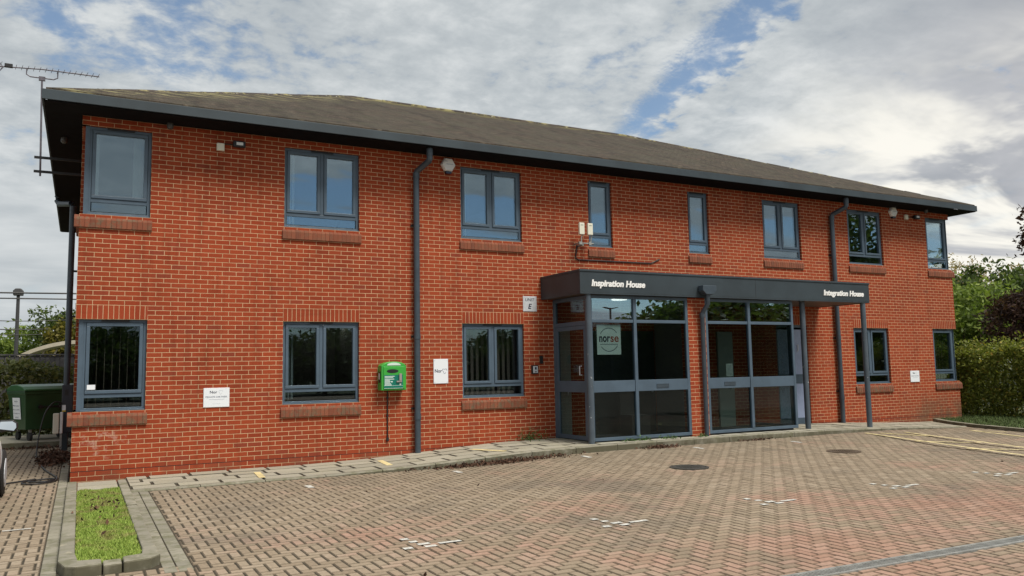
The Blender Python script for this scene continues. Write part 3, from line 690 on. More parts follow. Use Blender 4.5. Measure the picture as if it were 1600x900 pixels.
def window(a, b_, z0, z1, n, low, blind=None, corner=0):
    f = MB(); d0, d1 = YF, YF+.07; W = .05
    A = a if corner != -1 else .10; B_ = b_ if corner != 1 else L-.10
    f.ring(A, B_, z0, z1, W, d0, d1)
    zt = z0+.235
    f.box(A+W, B_-W, d0+.002, d1, zt-.03, zt+.03)
    cells = []
    if n == 2:
        mx = (A+B_)/2; f.box(mx-.03, mx+.03, d0+.002, d1, zt+.03, z1-W); cells = [(A+W, mx-.03), (mx+.03, B_-W)]
    else: cells = [(A+W, B_-W)]
    f.box(A-.0, B_+.0, d0-.03, d0-.002, z0-.004, z0+.022)        # projecting sill bead
    if corner:
        X_ = (.055 if corner == -1 else L-.055); s = 1 if corner == -1 else -1
        lo, hi = sorted((X_, X_+s*.07))
        f.box(lo, hi, YF+.02, YF+.09, z0, z1)
        f.box(min(X_-.008, hi), lo+.06 if s > 0 else hi+.008, d0-.008, d0+.045, z0+.0, z1)
        f.ring(.15, 1.0, z0, z1, W, lo+.004, hi-.004, ax='x'); f.box(lo+.006, hi-.006, .15+W, 1.0-W, zt-.03, zt+.03)
    wn = f.build('window', FRAME, bd, bevel=.004)
    for c0, c1 in cells:
        MB().ring(c0+.004, c1-.004, zt+.034, z1-W-.004, .052, d0-.014, d1-.02).build('sash', FRAME, wn, bevel=.005)
        pane(c0+.054, c1-.054, zt+.084, z1-W-.054, d0+.018, wn, LOWGLASS if low else GLASS)
    MB().box(A+W+.012, B_-W-.012, d0+.015, d0+.035, z0+W+.012, zt-.03).build('lower_pane', LOWGLASS if low else GLASS, wn)
    MB().box((A+B_)/2-.2, (A+B_)/2+.2, d0-.022, d0-.001, z1-.034, z1-.006).build('trickle_vent', BLACK, wn)
    if corner:
        X_ = lo+.03
        MB().box(X_, X_+.02, .2, .95, zt+.03, z1-W).build('pane', GLASS, wn)
    if low: lintel(max(a, 0), min(b_, L), z1, wn)
    sill(a, b_, z0, wn, corner)
    if blind == 'left': blind_strip(A+.07, A+.24, z0+.08, z1-.05, wn)
    if blind == 'dim': blind_strip(A+.10, A+.26, z0+.08, z1-.05, wn, mat('grey_blind', color=(.22, .25, .25), rough=.9), y=.3)
    if blind == 'both': blind_strip(A+.06, A+.15, zt, z1-.05, wn); blind_strip(B_-.26, B_-.12, zt, z1-.05, wn)
    if blind == 'dark':
        m_ = MB(); k = A+.1
        while k < B_-.05: m_.box(k, k+.006, .3, .306, z0+.05, z1-.05); k += .11
        m_.build('blind', mat('blind_cord', color=(.22, .16, .12), rough=.8), wn)
    if blind == 'curtain':
        m_ = MB(); k = A+.08
        while k < B_-.1: m_.box(k, k+.06, .3, .31, z0+.05, z1-.03); k += .115
        m_.build('blind', DARKFAB, wn)
    return wn
w1 = window(-1, J, Z1, Z2, 1, True, 'dark', -1)
MB().box(.185, .30, YF-.018, YF-.016, Z1+.335, Z1+.41).build('paper_notice', PANEL, w1)
window(3.15, 4.5, Z1, Z2, 2, True, 'dim'); window(6.525, 7.875, Z1, Z2, 2, True, 'curtain')
window(17.42, 18.75, Z1, Z2, 2, True); window(L-J, L+1, Z1, Z2, 1, True, 'dark', 1)
window(-1, J, Z3, Z4, 1, False, 'both', -1); window(3.15, 4.5, Z3, Z4, 2, False, 'left'); window(6.525, 7.875, Z3, Z4, 2, False, 'left')
window(9.48, 10.09, Z3, Z4, 1, False); window(12.18, 12.79, Z3, Z4, 1, False); window(14.47, 15.73, Z3, Z4, 2, False); window(17.42, 18.75, Z3, Z4, 2, False)
window(L-J, L+1, Z3, Z4, 1, False, None, 1)
# roof
EX0, EX1, EY0, EY1 = -.545, 21.98, -.60, 12.06; FB, FT = 5.715, 5.868
fa = MB()
fa.box(EX0, EX1, EY0, EY0+.03, FB, FT); fa.box(EX0, EX1, EY1-.03, EY1, FB, FT); fa.box(EX0, EX0+.03, EY0+.031, EY1-.031, FB, FT); fa.box(EX1-.03, EX1, EY0+.031, EY1-.031, FB, FT)
fa.build('fascia', FASCIA, bd, bevel=.004)
sf = MB(); sf.box(EX0+.031, EX1-.031, EY0+.031, -.001, 5.70, 5.712); sf.box(EX0+.031, -.001, 0, EY1-.031, 5.70, 5.712); sf.box(L+.001, EX1-.031, 0, EY1-.031, 5.70, 5.712)
sf.build('soffit', SOFFIT, bd)
ym = (EY0+EY1)/2; AL = Vector((6.05, ym, 8.66)); AR = Vector((14.72, ym, 8.68))
rx0, rx1, ry0, ry1, rz = EX0+.05, EX1-.05, EY0+.03, EY1-.03, 5.90
c1, c2, c3, c4 = [Vector(p) for p in ((rx0, ry0, rz), (rx1, ry0, rz), (rx1, ry1, rz), (rx0, ry1, rz))]
rf = MB(); sl = math.hypot(AL.y-ry0, AL.z-rz)
rf.quad([c1, c2, AR, AL], [(c1.x, 0), (c2.x, 0), (AR.x, sl), (AL.x, sl)]); rf.quad([c3, c4, AL, AR], [(c3.x, 0), (c4.x, 0), (AL.x, sl), (AR.x, sl)])
s2 = math.hypot(AL.x-rx0, AL.z-rz); rf.quad([c4, c1, AL], [(c4.y, 0), (c1.y, 0), (AL.y, s2)]); rf.quad([c2, c3, AR], [(c2.y, 0), (c3.y, 0), (AR.y, s2)])
rf.quad([c1-Vector((0, 0, .03)), c2-Vector((0, 0, .03)), c2, c1], [(c1.x, 0), (c2.x, 0), (c2.x, .03), (c1.x, .03)])
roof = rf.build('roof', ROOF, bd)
rt = MB()
def ridge(a, b_, r=.085, seg=.42):
    n = max(1, round((b_-a).length/seg)); dr = (b_-a).normalized(); side = dr.cross(Vector((0, 0, 1))).normalized(); up = side.cross(dr)
    for k in range(n):
        p0 = a+(b_-a)*(k/n)+dr*.004; p1 = a+(b_-a)*((k+1)/n)-dr*.004; jz = random.uniform(-.006, .006); i = len(rt.v)
        for p in (p0, p1):
            for j in range(7):
                an = math.pi*j/6; rt.v.append(tuple(p+side*math.cos(an)*r*1.25+up*(math.sin(an)*r-.055+jz)))
        for j in range(6): rt.f.append((i+j, i+j+1, i+8+j, i+7+j)); rt.uv.append(None)
        rt.f += [tuple(i+j for j in range(7)), tuple(i+7+j for j in range(7))]; rt.uv += [None, None]
ridge(AL, AR); ridge(c1+Vector((.1, .1, .01)), AL); ridge(c2+Vector((-.1, .1, .01)), AR); ridge(c3, AR); ridge(c4, AL)
rt.build('ridge_tiles', RIDGE, roof)
# downpipes
def downpipe(x, zb, side=1):
    p = MB(); y = -.085
    p.tube([(x+.13*side, -.44, 5.73), (x+.13*side, -.44, 5.50), (x+.125*side, -.43, 5.47), (x+.01*side, -.10, 5.33), (x, y, 5.29), (x, y, zb)], .056, 16)
    o = p.build('downpipe', PIPE, bd, smooth=True)
    for z in (5.25, 2.22, .75): MB().tube([(x, y, z-.05), (x, y, z+.05)], .064, 16).build('pipe_collar', PIPE, o, smooth=True)
    MB().tube([(x+.13*side, -.44, 5.68), (x+.13*side, -.44, 5.57)], .064, 16).build('pipe_collar', PIPE, o, smooth=True)
    for z in (4.3, 2.22, .9): MB().box(x-.09, x+.09, -.03, -.0, z-.02, z+.02).build('bracket', BLACK, o)
downpipe(5.575, .09); downpipe(16.76, .10)
p = MB(); p.tube([(-.50, 6.9, 5.72), (-.50, 6.9, 5.62), (-.46, 6.85, 5.54), (-.20, 6.1, 5.42), (-.165, 6.0, 5.34), (-.165, 6.0, 0)], .062, 14); o = p.build('downpipe', PIPE, bd, smooth=True)
for z in (3.9, 2.9): MB().box(-.13, 0, 5.97, 6.03, z-.02, z+.02).build('bracket', BLACK, o)
# ------------------------------------------------------------------ porch (part of the building)
CX0, CX1, CY = 8.28, 16.23, -1.47; CB, CT = 2.965, 3.43
cn = MB(); cn.box(CX0, CX1, CY, -.004, CB+.03, CT-.04); cn.box(CX0-.012, CX1+.012, CY-.014, -.004, CT-.04, CT)
cn.box(CX0+.002, CX1-.002, CY+.002, CY+.03, CB, CB+.03); cn.box(CX0+.002, CX0+.03, CY+.031, -.004, CB, CB+.03); cn.box(CX1-.03, CX1-.002, CY+.031, -.004, CB, CB+.03)
canopy = cn.build('entrance_canopy', FASCIA, bd, bevel=.004)
MB().box(CX0+.035, CX1-.035, CY+.035, -.006, CB+.012, CB+.0295).build('canopy_soffit', mat('canopy_soffit_board', color=(.10, .075, .06), rough=.6), canopy)
MB().box(12.68, 12.69, CY-.001, CY+.01, CB+.03, CT-.042).build('panel_joint', BLACK, canopy)
text('Inspiration House', .165, LETTER, canopy, on_wall(8.53, CY-.007, 3.12), bold=.0065, shear=.2, depth=.006, width=1.25)
text('Integration House', .165, LETTER, canopy, on_wall(14.72, CY-.007, 3.11), bold=.0065, shear=.2, depth=.006, width=1.31)
GX0, GXA, GXB, GX1, GY = 8.55, 10.92, 11.38, 13.87, -1.35; GB = .215
def screen(x0, x1, mx, lbx):
    f = MB(); d0, d1 = GY, GY+.07; W = .06
    f.ring(x0, x1, GB, CB-.002, W, d0, d1)
    f.box(mx-.035, mx+.035, d0-.01, d1-.005, GB+W, CB-W)
    for a, b_ in ((x0+W, mx-.035), (mx+.035, x1-W)):
        f.box(a, b_, d0+.004, d1-.004, 2.44, 2.50); f.box(a, b_, d0+.004, d1-.004, 1.12, 1.335)
    s = f.build('glazed_screen', FRAME, bd, bevel=.004)
    for a, b_ in ((x0+W, mx-.035), (mx+.035, x1-W)):
        for z0, z1 in ((GB+W, 1.12), (1.335, 2.44), (2.5, CB-W)): MB().box(a, b_, d0+.025, d0+.045, z0, z1).build('pane', SHOPGLASS if z0 < 2 else TOPGLASS, s)
    MB().ring(lbx, lbx+.30, 1.175, 1.25, .012, d0-.006, d0+.003).box(lbx+.012, lbx+.288, d0-.003, d0+.003, 1.187, 1.238).build('letter_box', PIPE, s)
    return s
s1 = screen(GX0, GXA, 9.6, 10.08); s2_ = screen(GXB, GX1, 12.57, 11.82)
# poster in the left screen, notice in the right screen
ps_ = MB().box(8.74, 9.29, GY+.052, GY+.056, 1.83, 2.40).build('window_sign', mat('sign_vinyl', color=(.74, .84, .84), rough=.5), s1)
text('nor', .22, INK, ps_, on_wall(8.79, GY+.0515, 2.075), bold=.006, depth=.0003, width=.25); text('se', .22, mat('red_ink', color=(.35, .07, .04)), ps_, on_wall(9.05, GY+.0515, 2.075), bold=.004, depth=.0003, width=.19)
MB().box(8.81, 9.22, GY+.0508, GY+.0516, 2.018, 2.036).build('faint_print', mat('poster_grey', color=(.30, .35, .36), rough=.6), ps_)
for half in (0, 1):
    rg = MB()
    for k in range(30*half, 30*half+30):
        a0, a1 = 2*math.pi*k/60, 2*math.pi*(k+1)/60
        if abs(math.sin(a0)) < .55: continue
        rg.quad([(9.015+r_*math.cos(a), GY+.0512, 2.115+r_*math.sin(a)) for r_, a in ((.215, a0), (.23, a0), (.23, a1), (.215, a1))])
    rg.build('emblem_arc', MIDINK, ps_)
nt_ = MB().box(11.93, 12.11, GY+.052, GY+.055, 1.36, 1.62).build('paper_notice', mat('paper', color=(.42, .47, .46), rough=.8), s2_)
nl = MB()
for k in range(8): nl.box(11.95, 12.09-.02*(k % 3), GY+.0505, GY+.0518, 1.39+k*.026, 1.396+k*.026)
nl.build('print_lines', MIDINK, nt_)
# left end: door with top light
f = MB(); d0, d1 = GX0+.001, GX0+.065
f.box(d0, d1, -.09, -.005, .18, CB); f.box(d0, d1, GY+.071, GY+.16, .18, CB); f.box(d0, d1, GY+.16, -.09, 2.40, 2.48); f.box(d0, d1, GY+.16, -.09, CB-.07, CB-.002)
es = f.build('door_frame', FRAME, bd, bevel=.004)
MB().box(d0+.025, d0+.045, GY+.16, -.09, 2.48, CB-.07).build('pane', SHOPGLASS, es)
f = MB(); f.ring(GY+.165, -.095, .22, 2.395, .075, d0+.006, d1-.006, ax='x'); f.box(d0+.008, d1-.008, GY+.24, -.17, 1.12, 1.335)
dr = f.build('entrance_door', FRAME, bd, bevel=.004)
for z0, z1 in ((.295, 1.12), (1.335, 2.32)): MB().box(d0+.025, d0+.045, GY+.24, -.17, z0, z1).build('pane', SHOPGLASS, dr)
MB().tube([(d0, -1.03, 1.45), (d0-.045, -1.03, 1.45), (d0-.045, -1.03, 1.62), (d0, -1.03, 1.62)], .012, 8).build('handle', ALU, dr)
# right return of the lobby and brick pier
MB().ring(GY+.071, -.005, GB, CB-.002, .06, GX1-.066, GX1-.002, ax='x').build('side_frame', FRAME, bd)
MB().box(GX1-.04, GX1-.02, GY+.13, -.065, GB+.06, CB-.06).build('side_pane', SHOPGLASS, bd)
pb = MB(); a, b_, y0, y1 = GXA+.004, GXB-.004, GY+.0, GY+.22
pb.quad([(a, y0, .1), (b_, y0, .1), (b_, y0, CB-.001), (a, y0, CB-.001)], [(0, .1), (b_-a, .1), (b_-a, CB), (0, CB)])
for X_, q in ((a, 0), (b_, 0)): pb.quad([(X_, y1, .1), (X_, y0, .1), (X_, y0, CB-.001), (X_, y1, CB-.001)], [(0, .1), (.22, .1), (.22, CB), (0, CB)])
pb.quad([(a, y1, .1), (b_, y1, .1), (b_, y1, CB-.001), (a, y1, CB-.001)], [(0, .1), (b_-a, .1), (b_-a, CB), (0, CB)])
pb.build('brick_pier', BRICK, bd)
MB().box(GX0+.07, GX1-.07, GY+.08, -.01, .12, .212).build('porch_floor', CARPET, bd)
MB().box(11.1, 11.2, GY+.23, -.01, .21, CB).build('porch_partition', ROOM, bd)
GD = mat('dark_reflection_green', color=(.035, .045, .043), rough=.5)  # for the dark leaf added to imitate the dark green reflection in the glass
for xa, xb, dm in ((8.62, 8.92, mat('pale_panel', color=(.30, .34, .31), rough=.6)), (9.45, 11.05, GD), (12.85, 13.30, mat('pale_panel', color=(.30, .34, .31), rough=.6))):
    ib = MB().box(xa, xb, -.05, -.004, .213, 2.35).build('inner_panel', dm, bd)
    MB().tube([(xb-.10, -.05, 1.05), (xb-.10, -.09, 1.05), (xb-.10, -.09, 1.3), (xb-.10, -.05, 1.3)], .012, 8).build('handle', ALU, ib)
LG = mat('lit_ceiling_disc', lambda q, b, tc, o: (b.inputs['Emission Color'].__setattr__('default_value', (1, .95, .85, 1)), b.inputs['Emission Strength'].__setattr__('default_value', 2.4)))
for xd in (9.78,):
    MB().prism([(xd+.16*math.cos(2*math.pi*k/24), -.6+.16*math.sin(2*math.pi*k/24)) for k in range(24)], 'z', 2.952, 2.972).build('ceiling_light', LG, bd)
fu = MB(); fu.box(9.9, 10.35, -.75, -.3, .213, .62); fu.box(9.9, 10.35, -.36, -.30, .62, 1.05)
fu.build('porch_seat', mat('dark_seat', color=(.05, .045, .045), rough=.9), bd)
# outer door under the right end of the canopy
f = MB(); f.ring(14.735, 15.765, .12, 2.528, .06, .03, .09); od = f.build('side_door', FRAME, bd)
m_ = MB(); m_.box(14.80, 15.70, .05, .085, .20, 2.42); m_.build('door_panel', DOORBLUE, od)
MB().box(14.80, 15.70, .04, .052, 1.12, 1.34).build('lock_rail', FRAME, od); MB().box(14.80, 15.70, .04, .052, .18, .30).build('kick_plate', FRAME, od)
MB().tube([(15.45, .05, 1.9), (15.45, .02, 1.9), (15.45, .02, 2.05), (15.45, .05, 2.05)], .012, 8).build('handle', ALU, od)
MB().box(14.735, 15.765, -.002, .02, .02, .12).build('threshold', KERB, od)
lintel(14.73, 15.77, 2.53, od)
for x_, y_ in ((8.50, -1.385), (14.27, -1.25), (16.07, -1.40)):
    MB().tube([(x_, y_, .02), (x_, y_, CB+.012)], .06, 18).build('entrance_post', POST, bd, smooth=True)
# hopper and front downpipe
h_ = MB(); h_.prism([(11.10, 3.20), (11.45, 3.20), (11.45, 3.09), (11.37, 3.02), (11.18, 3.02), (11.10, 3.09)], 'y', CY-.17, CY-.016); hp = h_.build('rain_hopper', PIPE, bd, bevel=.008)
h_ = MB(); h_.tube([(11.28, CY-.09, 3.02), (11.28, CY-.09, 2.84), (11.24, CY+.02, 2.68), (11.235, CY+.045, 2.6), (11.235, CY+.045, .15)], .046, 14); h_.tube([(11.235, CY+.045, 2.56), (11.235, CY+.045, 2.66)], .055, 14)
h_.build('downpipe', PIPE, bd, smooth=True)
MB().box(-.012, -.001, -.0+.25, .55, 2.66, 2.74).build('side_plate', WHITE, bd)

# ------------------------------------------------------------------ signs and fittings on the wall
def sign(name, x0, x1, z0, z1, mt, label, t=.014):
    e = empty(name, ((x0+x1)/2, 0, z0)); c = MB().box(-(x1-x0)/2, (x1-x0)/2, -t, -.001, 0, z1-z0).build('panel', mt, e, bevel=.003); tag(e, label, 'sign'); return e
def logo(e, x, z, s, t):      # small knot emblem beside the word
    b = MB()
    for k in range(26):
        a0 = 2*math.pi*k/30; r0 = s*(.42+.12*math.sin(3*a0)); a1 = 2*math.pi*(k+1)/30; r1 = s*(.42+.12*math.sin(3*a1))
        b.quad([(x+r0*math.cos(a0), -t-.001, z+r0*math.sin(a0)), (x+(r0+s*.1)*math.cos(a0), -t-.001, z+(r0+s*.1)*math.sin(a0)), (x+(r1+s*.1)*math.cos(a1), -t-.001, z+(r1+s*.1)*math.sin(a1)), (x+r1*math.cos(a1), -t-.001, z+r1*math.sin(a1))])
    return b
def faint(parent, x0, y, z, width, h, mt):      # a line of print too faint to read
    b = MB(); b.box(x0, x0+width, y-.0006, y, z, z+h); return b.build('faint_print', mt, parent)
def tz(x, z, t): return on_wall(x, -t-.0005, z)
e = sign('wall_sign', 1.879, 2.284, 1.052, 1.366, PANEL, 'white landscape car park sign on brick between the two left ground floor windows'); T = .014
text('Nor', .06, INK, e, tz(-.105, .225, T), bold=.0012, depth=.0005, width=.115); logo(e, .065, .245, .06, T).build('emblem', GREYINK, e)
text('PRIVATE CAR PARK', .036, MIDINK, e, tz(-.17, .155, T), depth=.0005, width=.34, bold=.0006); faint(e, -.115, -T-.0004, .122, .235, .010, GREYINK); faint(e, -.06, -T-.0004, .055, .12, .007, mat('palest_ink', color=(.68, .71, .75), rough=.6))
e = sign('wall_sign', 5.927, 6.221, 1.342, 1.80, PANEL, 'white portrait name sign right of the long grey downpipe and green cabinet')
text('Nor', .09, INK, e, tz(-.125, .205, T), bold=.002, depth=.0005, width=.145); logo(e, .075, .235, .085, T).build('emblem', MIDINK, e)
sb = MB()
for sx in (-.125, .125):
    for sz in (.025, .433): sb.tube([(sx, -.0135, sz), (sx, -.018, sz)], .008, 10)
sb.build('screws', ALU, e)
e = sign('wall_sign', 7.862, 8.175, 2.73, 3.035, ALU, 'square silver unit letter sign on brick beside the porch canopy', .01)
text('UNIT', .085, INK, e, tz(-.105, .205, .01), bold=.0008, shear=.2, depth=.0005, width=.21); text('E', .14, INK, e, tz(-.045, .055, .01), bold=.004, shear=.25, depth=.0005, width=.09)
e = sign('wall_sign', 19.50, 19.86, 1.06, 1.355, PANEL, 'small white sign near the right end of the brick front')
text('Nor', .055, INK, e, tz(-.085, .215, T), bold=.0014, depth=.0005, width=.10); logo(e, .06, .235, .055, T).build('emblem', GREYINK, e)
text('PRIVATE CAR PARK', .034, MIDINK, e, tz(-.15, .145, T), depth=.0005, width=.30, bold=.0006); faint(e, -.10, -T-.0004, .107, .20, .010, GREYINK)
# defibrillator cabinet
e = empty('defibrillator_cabinet', (5.08, 0, 1.245)); W2 = .235
arc = [(-W2, 0), (W2, 0), (W2, .44)] + [(W2*math.cos(a)*.94, .44+.075*math.sin(a)) for a in [math.pi*k/12 for k in range(1, 12)]] + [(-W2, .44)]
MB().prism(arc, 'y', -.2, -.002).build('body', GREEN, e, bevel=.012)
arc2 = [(-.2, .03), (.2, .03), (.2, .425), (-.2, .425)]
dd = MB().prism(arc2, 'y', -.214, -.2005).build('door', GREEN, e, bevel=.006)
cap = [(-.13, .445)]+[(.13*-math.cos(a), .447+.05*math.sin(a)) for a in [math.pi*k/10 for k in range(0, 11)]]+[(.13, .445)]
MB().prism(cap[1:-1], 'y', -.206, -.2005).build('light_window', mat('pale_lens', color=(.62, .75, .66), rough=.3), e)
MB().prism([(.11*math.cos(2*math.pi*k/24)-.03, .345+.034*math.sin(2*math.pi*k/24)) for k in range(24)], 'y', -.218, -.2145).build('viewing_slot', BLACK, dd)
MB().box(-.19, .165, -.2165, -.2145, .04, .275).build('label', TEAL, dd)
lb = MB()
for k, (w_, z) in enumerate(((.19, .245), (.16, .222), (.18, .195), (.10, .172), (.11, .152), (.10, .132), (.12, .112), (.13, .092))): lb.box(-.18, -.18+w_, -.2175, -.2166, z, z+.011)
lb.box(-.06, -.03, -.2175, -.2166, .145, .165); lb.box(.10, .13, -.2175, -.2166, .095, .125); lb.box(-.19, .165, -.2175, -.2166, .036, .041); lb.box(-.19, .165, -.2175, -.2166, .084, .088)
lb.build('print', mat('white_print', color=(.7, .8, .77), rough=.5), dd)
lk = MB(); lk.box(.09, .135, -.245, -.2145, .17, .30); lk.box(.04, .14, -.24, -.2145, .145, .17); lk.build('keypad_lock', mat('lock_grey', color=(.36, .32, .30), rough=.4, metal=.2), dd)
MB().box(-W2-.012, -W2-.0005, -.15, -.07, .14, .34).build('side_label', BLACK, e); MB().box(-W2-.014, -W2-.012, -.13, -.09, .2, .31).build('side_print', PANEL, e)
tag(e, 'bright green defibrillator cabinet fixed to the brick beside the downpipe', 'cabinet')
cdt = MB(); cdt.tube([(5.02, -.02, 1.24), (5.02, -.02, .38)], .011, 8); cdt.box(5.0, 5.04, -.035, -.001, .335, .40); cdt.box(5.0, 5.04, -.03, -.001, .78, .80); cdt.box(5.0, 5.04, -.03, -.001, 1.1, 1.12)
tag(cdt.build('conduit', BLACK), 'thin black conduit running down the brick below the green cabinet', 'conduit')
# entry phone and reader
e = empty('entry_phone', (8.096, 0, 1.485)); MB().box(-.075, .075, -.03, -.001, 0, .17).build('surround', BLACK, e, bevel=.006); MB().box(-.045, .058, -.037, -.031, .018, .152).build('face_plate', ALU, e)
k_ = MB(); k_.box(-.012, .03, -.042, -.0375, .085, .135); k_.box(-.012, .03, -.041, -.0375, .03, .05); k_.build('buttons', INK, e); tag(e, 'small silver entry phone in a black surround left of the porch door', 'intercom')
o = MB().prism([(8.215, 1.70), (8.23, 1.685), (8.265, 1.685), (8.28, 1.70), (8.28, 1.83), (8.265, 1.845), (8.23, 1.845), (8.215, 1.83)], 'y', -.04, -.001).build('door_reader', BLACK)
tag(o, 'slim black card reader on brick just above right of the entry phone', 'card reader')
# alarm boxes
def alarm(x, z, lab):
    e = empty('alarm_box', (x, 0, z)); r = .15
    hx = [(r*math.cos(R(60*k)), r*math.sin(R(60*k))*.98) for k in range(6)]; hs = [(p[0]*.86, p[1]*.86) for p in hx]
    b = MB(); i = 0
    b.v = [(p[0], -.002, p[1]) for p in hx]+[(p[0], -.055, p[1]) for p in hx]+[(p[0], -.085, p[1]) for p in hs]
    b.f = [tuple(range(12, 18)), tuple(range(0, 6))]+[(k, (k+1) % 6, 6+(k+1) % 6, 6+k) for k in range(6)]+[(6+k, 6+(k+1) % 6, 12+(k+1) % 6, 12+k) for k in range(6)]; b.uv = [None]*len(b.f)
    b.build('case', WHITE, e, bevel=.006)
    MB().prism([(-.065, -.135), (.065, -.135), (.05, -.175), (-.05, -.175)], 'y', -.075, -.002).build('strobe', mat('dark_blue_lens', color=(.01, .012, .03), rough=.2), e)
    l_ = MB(); l_.box(-.085, -.03, -.0865, -.0852, .055, .07); l_.box(-.055, .09, -.0865, -.0852, .0, .012); l_.build('print', mat('pale_print', color=(.40, .45, .52)), e)
    tag(e, lab, 'alarm box', 'hexagonal alarm boxes under the eaves')
alarm(6.25, 5.535, 'white hexagonal alarm box on brick just right of the long left downpipe'); alarm(19.18, 5.59, 'white hexagonal alarm box under the eaves near the right end')
# sensors and floodlights
def sensor(x, z, lab): tag(MB().box(x-.062, x+.062, -.06, -.001, z-.065, z+.065).build('junction_box', CREAM, bevel=.012), lab, 'junction box', 'small boxes beside the floodlights')
sensor(2.07, 5.413, 'small cream square box on brick beside the black floodlight at left'); sensor(19.72, 5.49, 'small cream square box beside the floodlight near the right eaves')
def flood(x, z, lab):
    e = empty('floodlight', (x, 0, z)); MB().box(-.10, .10, -.11, -.04, -.05, .055).build('housing', BLACK, e, bevel=.01); MB().box(-.05, .06, -.116, -.111, -.02, .03).build('lens', mat('lens', color=(.65, .67, .66), rough=.15), e)
    b = MB().box(-.03, .03, -.04, -.001, -.02, .02); b.tube([(-.10, -.02, 0), (-.24, -.01, 0)], .009, 8); b.build('bracket', BLACK, e); tag(e, lab, 'floodlight', 'floodlights under the eaves')
flood(2.365, 5.48, 'small black floodlight with pale lens high on the brick at left'); flood(20.1, 5.505, 'small black floodlight high on the brick near the right corner')
def dome(x, y, lab):
    bm = MB(); prof = [(.0, 5.60), (.03, 5.605), (.048, 5.62), (.055, 5.645), (.055, 5.699)]; pv = []
    n = 16
    for r_, z_ in prof[1:]:
        for k in range(n): bm.v.append((x+r_*math.cos(2*math.pi*k/n), y+r_*math.sin(2*math.pi*k/n), z_))
    for q in range(len(prof)-2):
        for k in range(n): bm.f.append((q*n+k, q*n+(k+1) % n, (q+1)*n+(k+1) % n, (q+1)*n+k)); bm.uv.append(None)
    bm.f.append(tuple(range(n))); bm.uv.append(None); bm.f.append(tuple(3*n+k for k in range(n))); bm.uv.append(None)
    tag(bm.build('security_camera', mat('smoked_dome', color=(.06, .06, .06), rough=.25), smooth=True), lab, 'security camera', 'dome cameras under the soffit')
dome(1.27, -.1, 'dark dome camera under the soffit above the upper left window'); dome(20.3, -.22, 'dark dome camera under the soffit close to the right corner'); dome(-.28, 1.5, 'dark dome camera under the side soffit at the left corner')
# wireless antennas
e = empty('wall_antenna', (9.25, 0, 4.15)); br = MB()
br.tube([(-.14, -.001, 0), (-.14, -.20, 0), (.20, -.20, 0)], .013, 8); br.tube([(-.05, -.001, -.03), (-.05, -.2, -.03)], .02, 8); br.tube([(-.09, -.2, -.02), (-.09, -.2, .12), (-.05, -.2, .2)], .014, 8); br.tube([(.13, -.2, -.02), (.15, -.2, .1), (.17, -.2, .2)], .014, 8); br.box(-.16, -.09, -.23, -.17, -.03, .03); br.box(.08, .14, -.23, -.17, -.03, .03)
br.build('bracket', STEEL, e)
for x_ in (-.09, .115):
    pb_ = MB().box(x_-.062, x_+.062, -.24, -.19, .18, .425).build('antenna_panel', CREAM, e, bevel=.008); MB().box(x_-.03, x_+.03, -.2425, -.2405, .365, .385).build('label', mat('grey_label', color=(.35, .36, .3)), pb_)
tag(e, 'pair of cream wireless antenna panels on a wall bracket left of the narrow upper window', 'antenna')
o = MB().tube([(9.17, -.015, 4.14), (9.13, -.015, 3.92), (9.13, -.015, 3.86), (9.19, -.015, 3.83), (11.08, -.015, 3.84), (11.13, -.015, 3.86), (11.31, -.015, 3.94)], .013, 8).build('antenna_cable', BLACK)
tag(o, 'black cable clipped along the brick from the antenna bracket above the canopy', 'cable')

# ------------------------------------------------------------------ left side: aerial, charger, bin, car, fence, lamp
AER = mat('dull_aerial_metal', color=(.13, .12, .14), rough=.5, metal=.3, var=.3, vscale=8)
e = empty('tv_aerial', (-.64, 2.0, 5.1)); A0 = Vector((0, 0, 0))
mm = MB(); mm.tube([(0, 0, 0), (-.03, 0, 1.73)], .016, 8); mm.build('mast', AER, e)
for z in (.08, .33): MB().box(-.10, .64, -.02, .02, z-.02, z+.02).build('wall_bracket', BLACK, e)
bo = MB(); p0 = Vector((-.9, 0, 1.86)); p1 = Vector((.87, 0, 1.93)); bo.tube([p0, Vector((-.03, 0, 1.925)), p1], .011, 6); bo.build('boom', AER, e)
cr = MB(); cr.tube([(-.27, 0, 1.91), (-.27, 0, 1.80), (-.21, 0, 1.765), (.15, 0, 1.765), (.21, 0, 1.80), (.21, 0, 1.92)], .011, 6); cr.box(-.08, .02, -.02, .03, 1.72, 1.79); cr.build('cradle', AER, e)
el_ = MB()
for k in range(15):
    t = k/14; c = Vector((-.43+1.28*t, 0, 1.895+.035*math.sin(math.pi*.5*t))); el_.tube([c+Vector((-.02, .15, .015)), c+Vector((.02, -.15, -.0))], .004, 5)
el_.build('directors', AER, e)
rfz = MB()
for s in (-1, 1):
    for k in range(4): c = Vector((-.66-.05*k, 0, 1.87+s*(.05+.085*k))); rfz.tube([c+Vector((-.04, .2, .02)), c+Vector((.04, -.2, -.02))], .004, 5)
    rfz.tube([(-.62, 0, 1.87), (-.86, 0, 1.87+s*.34)], .007, 5)
rfz.build('reflector', AER, e); MB().box(-.60, -.48, -.03, .03, 1.88, 1.94).build('dipole_box', BLACK, e)
tag(e, 'television aerial on a mast bracketed to the left eaves', 'aerial')
e = empty('charging_post', (-.15, 5.6, 0)); MB().box(-.09, .12, -.08, .08, .42, 1.42).build('charger_body', mat('navy_casing', color=(.022, .027, .04), rough=.4), e, bevel=.012); MB().box(-.075, .04, -.07, .07, 0, .42).build('stand', FASCIA, e)
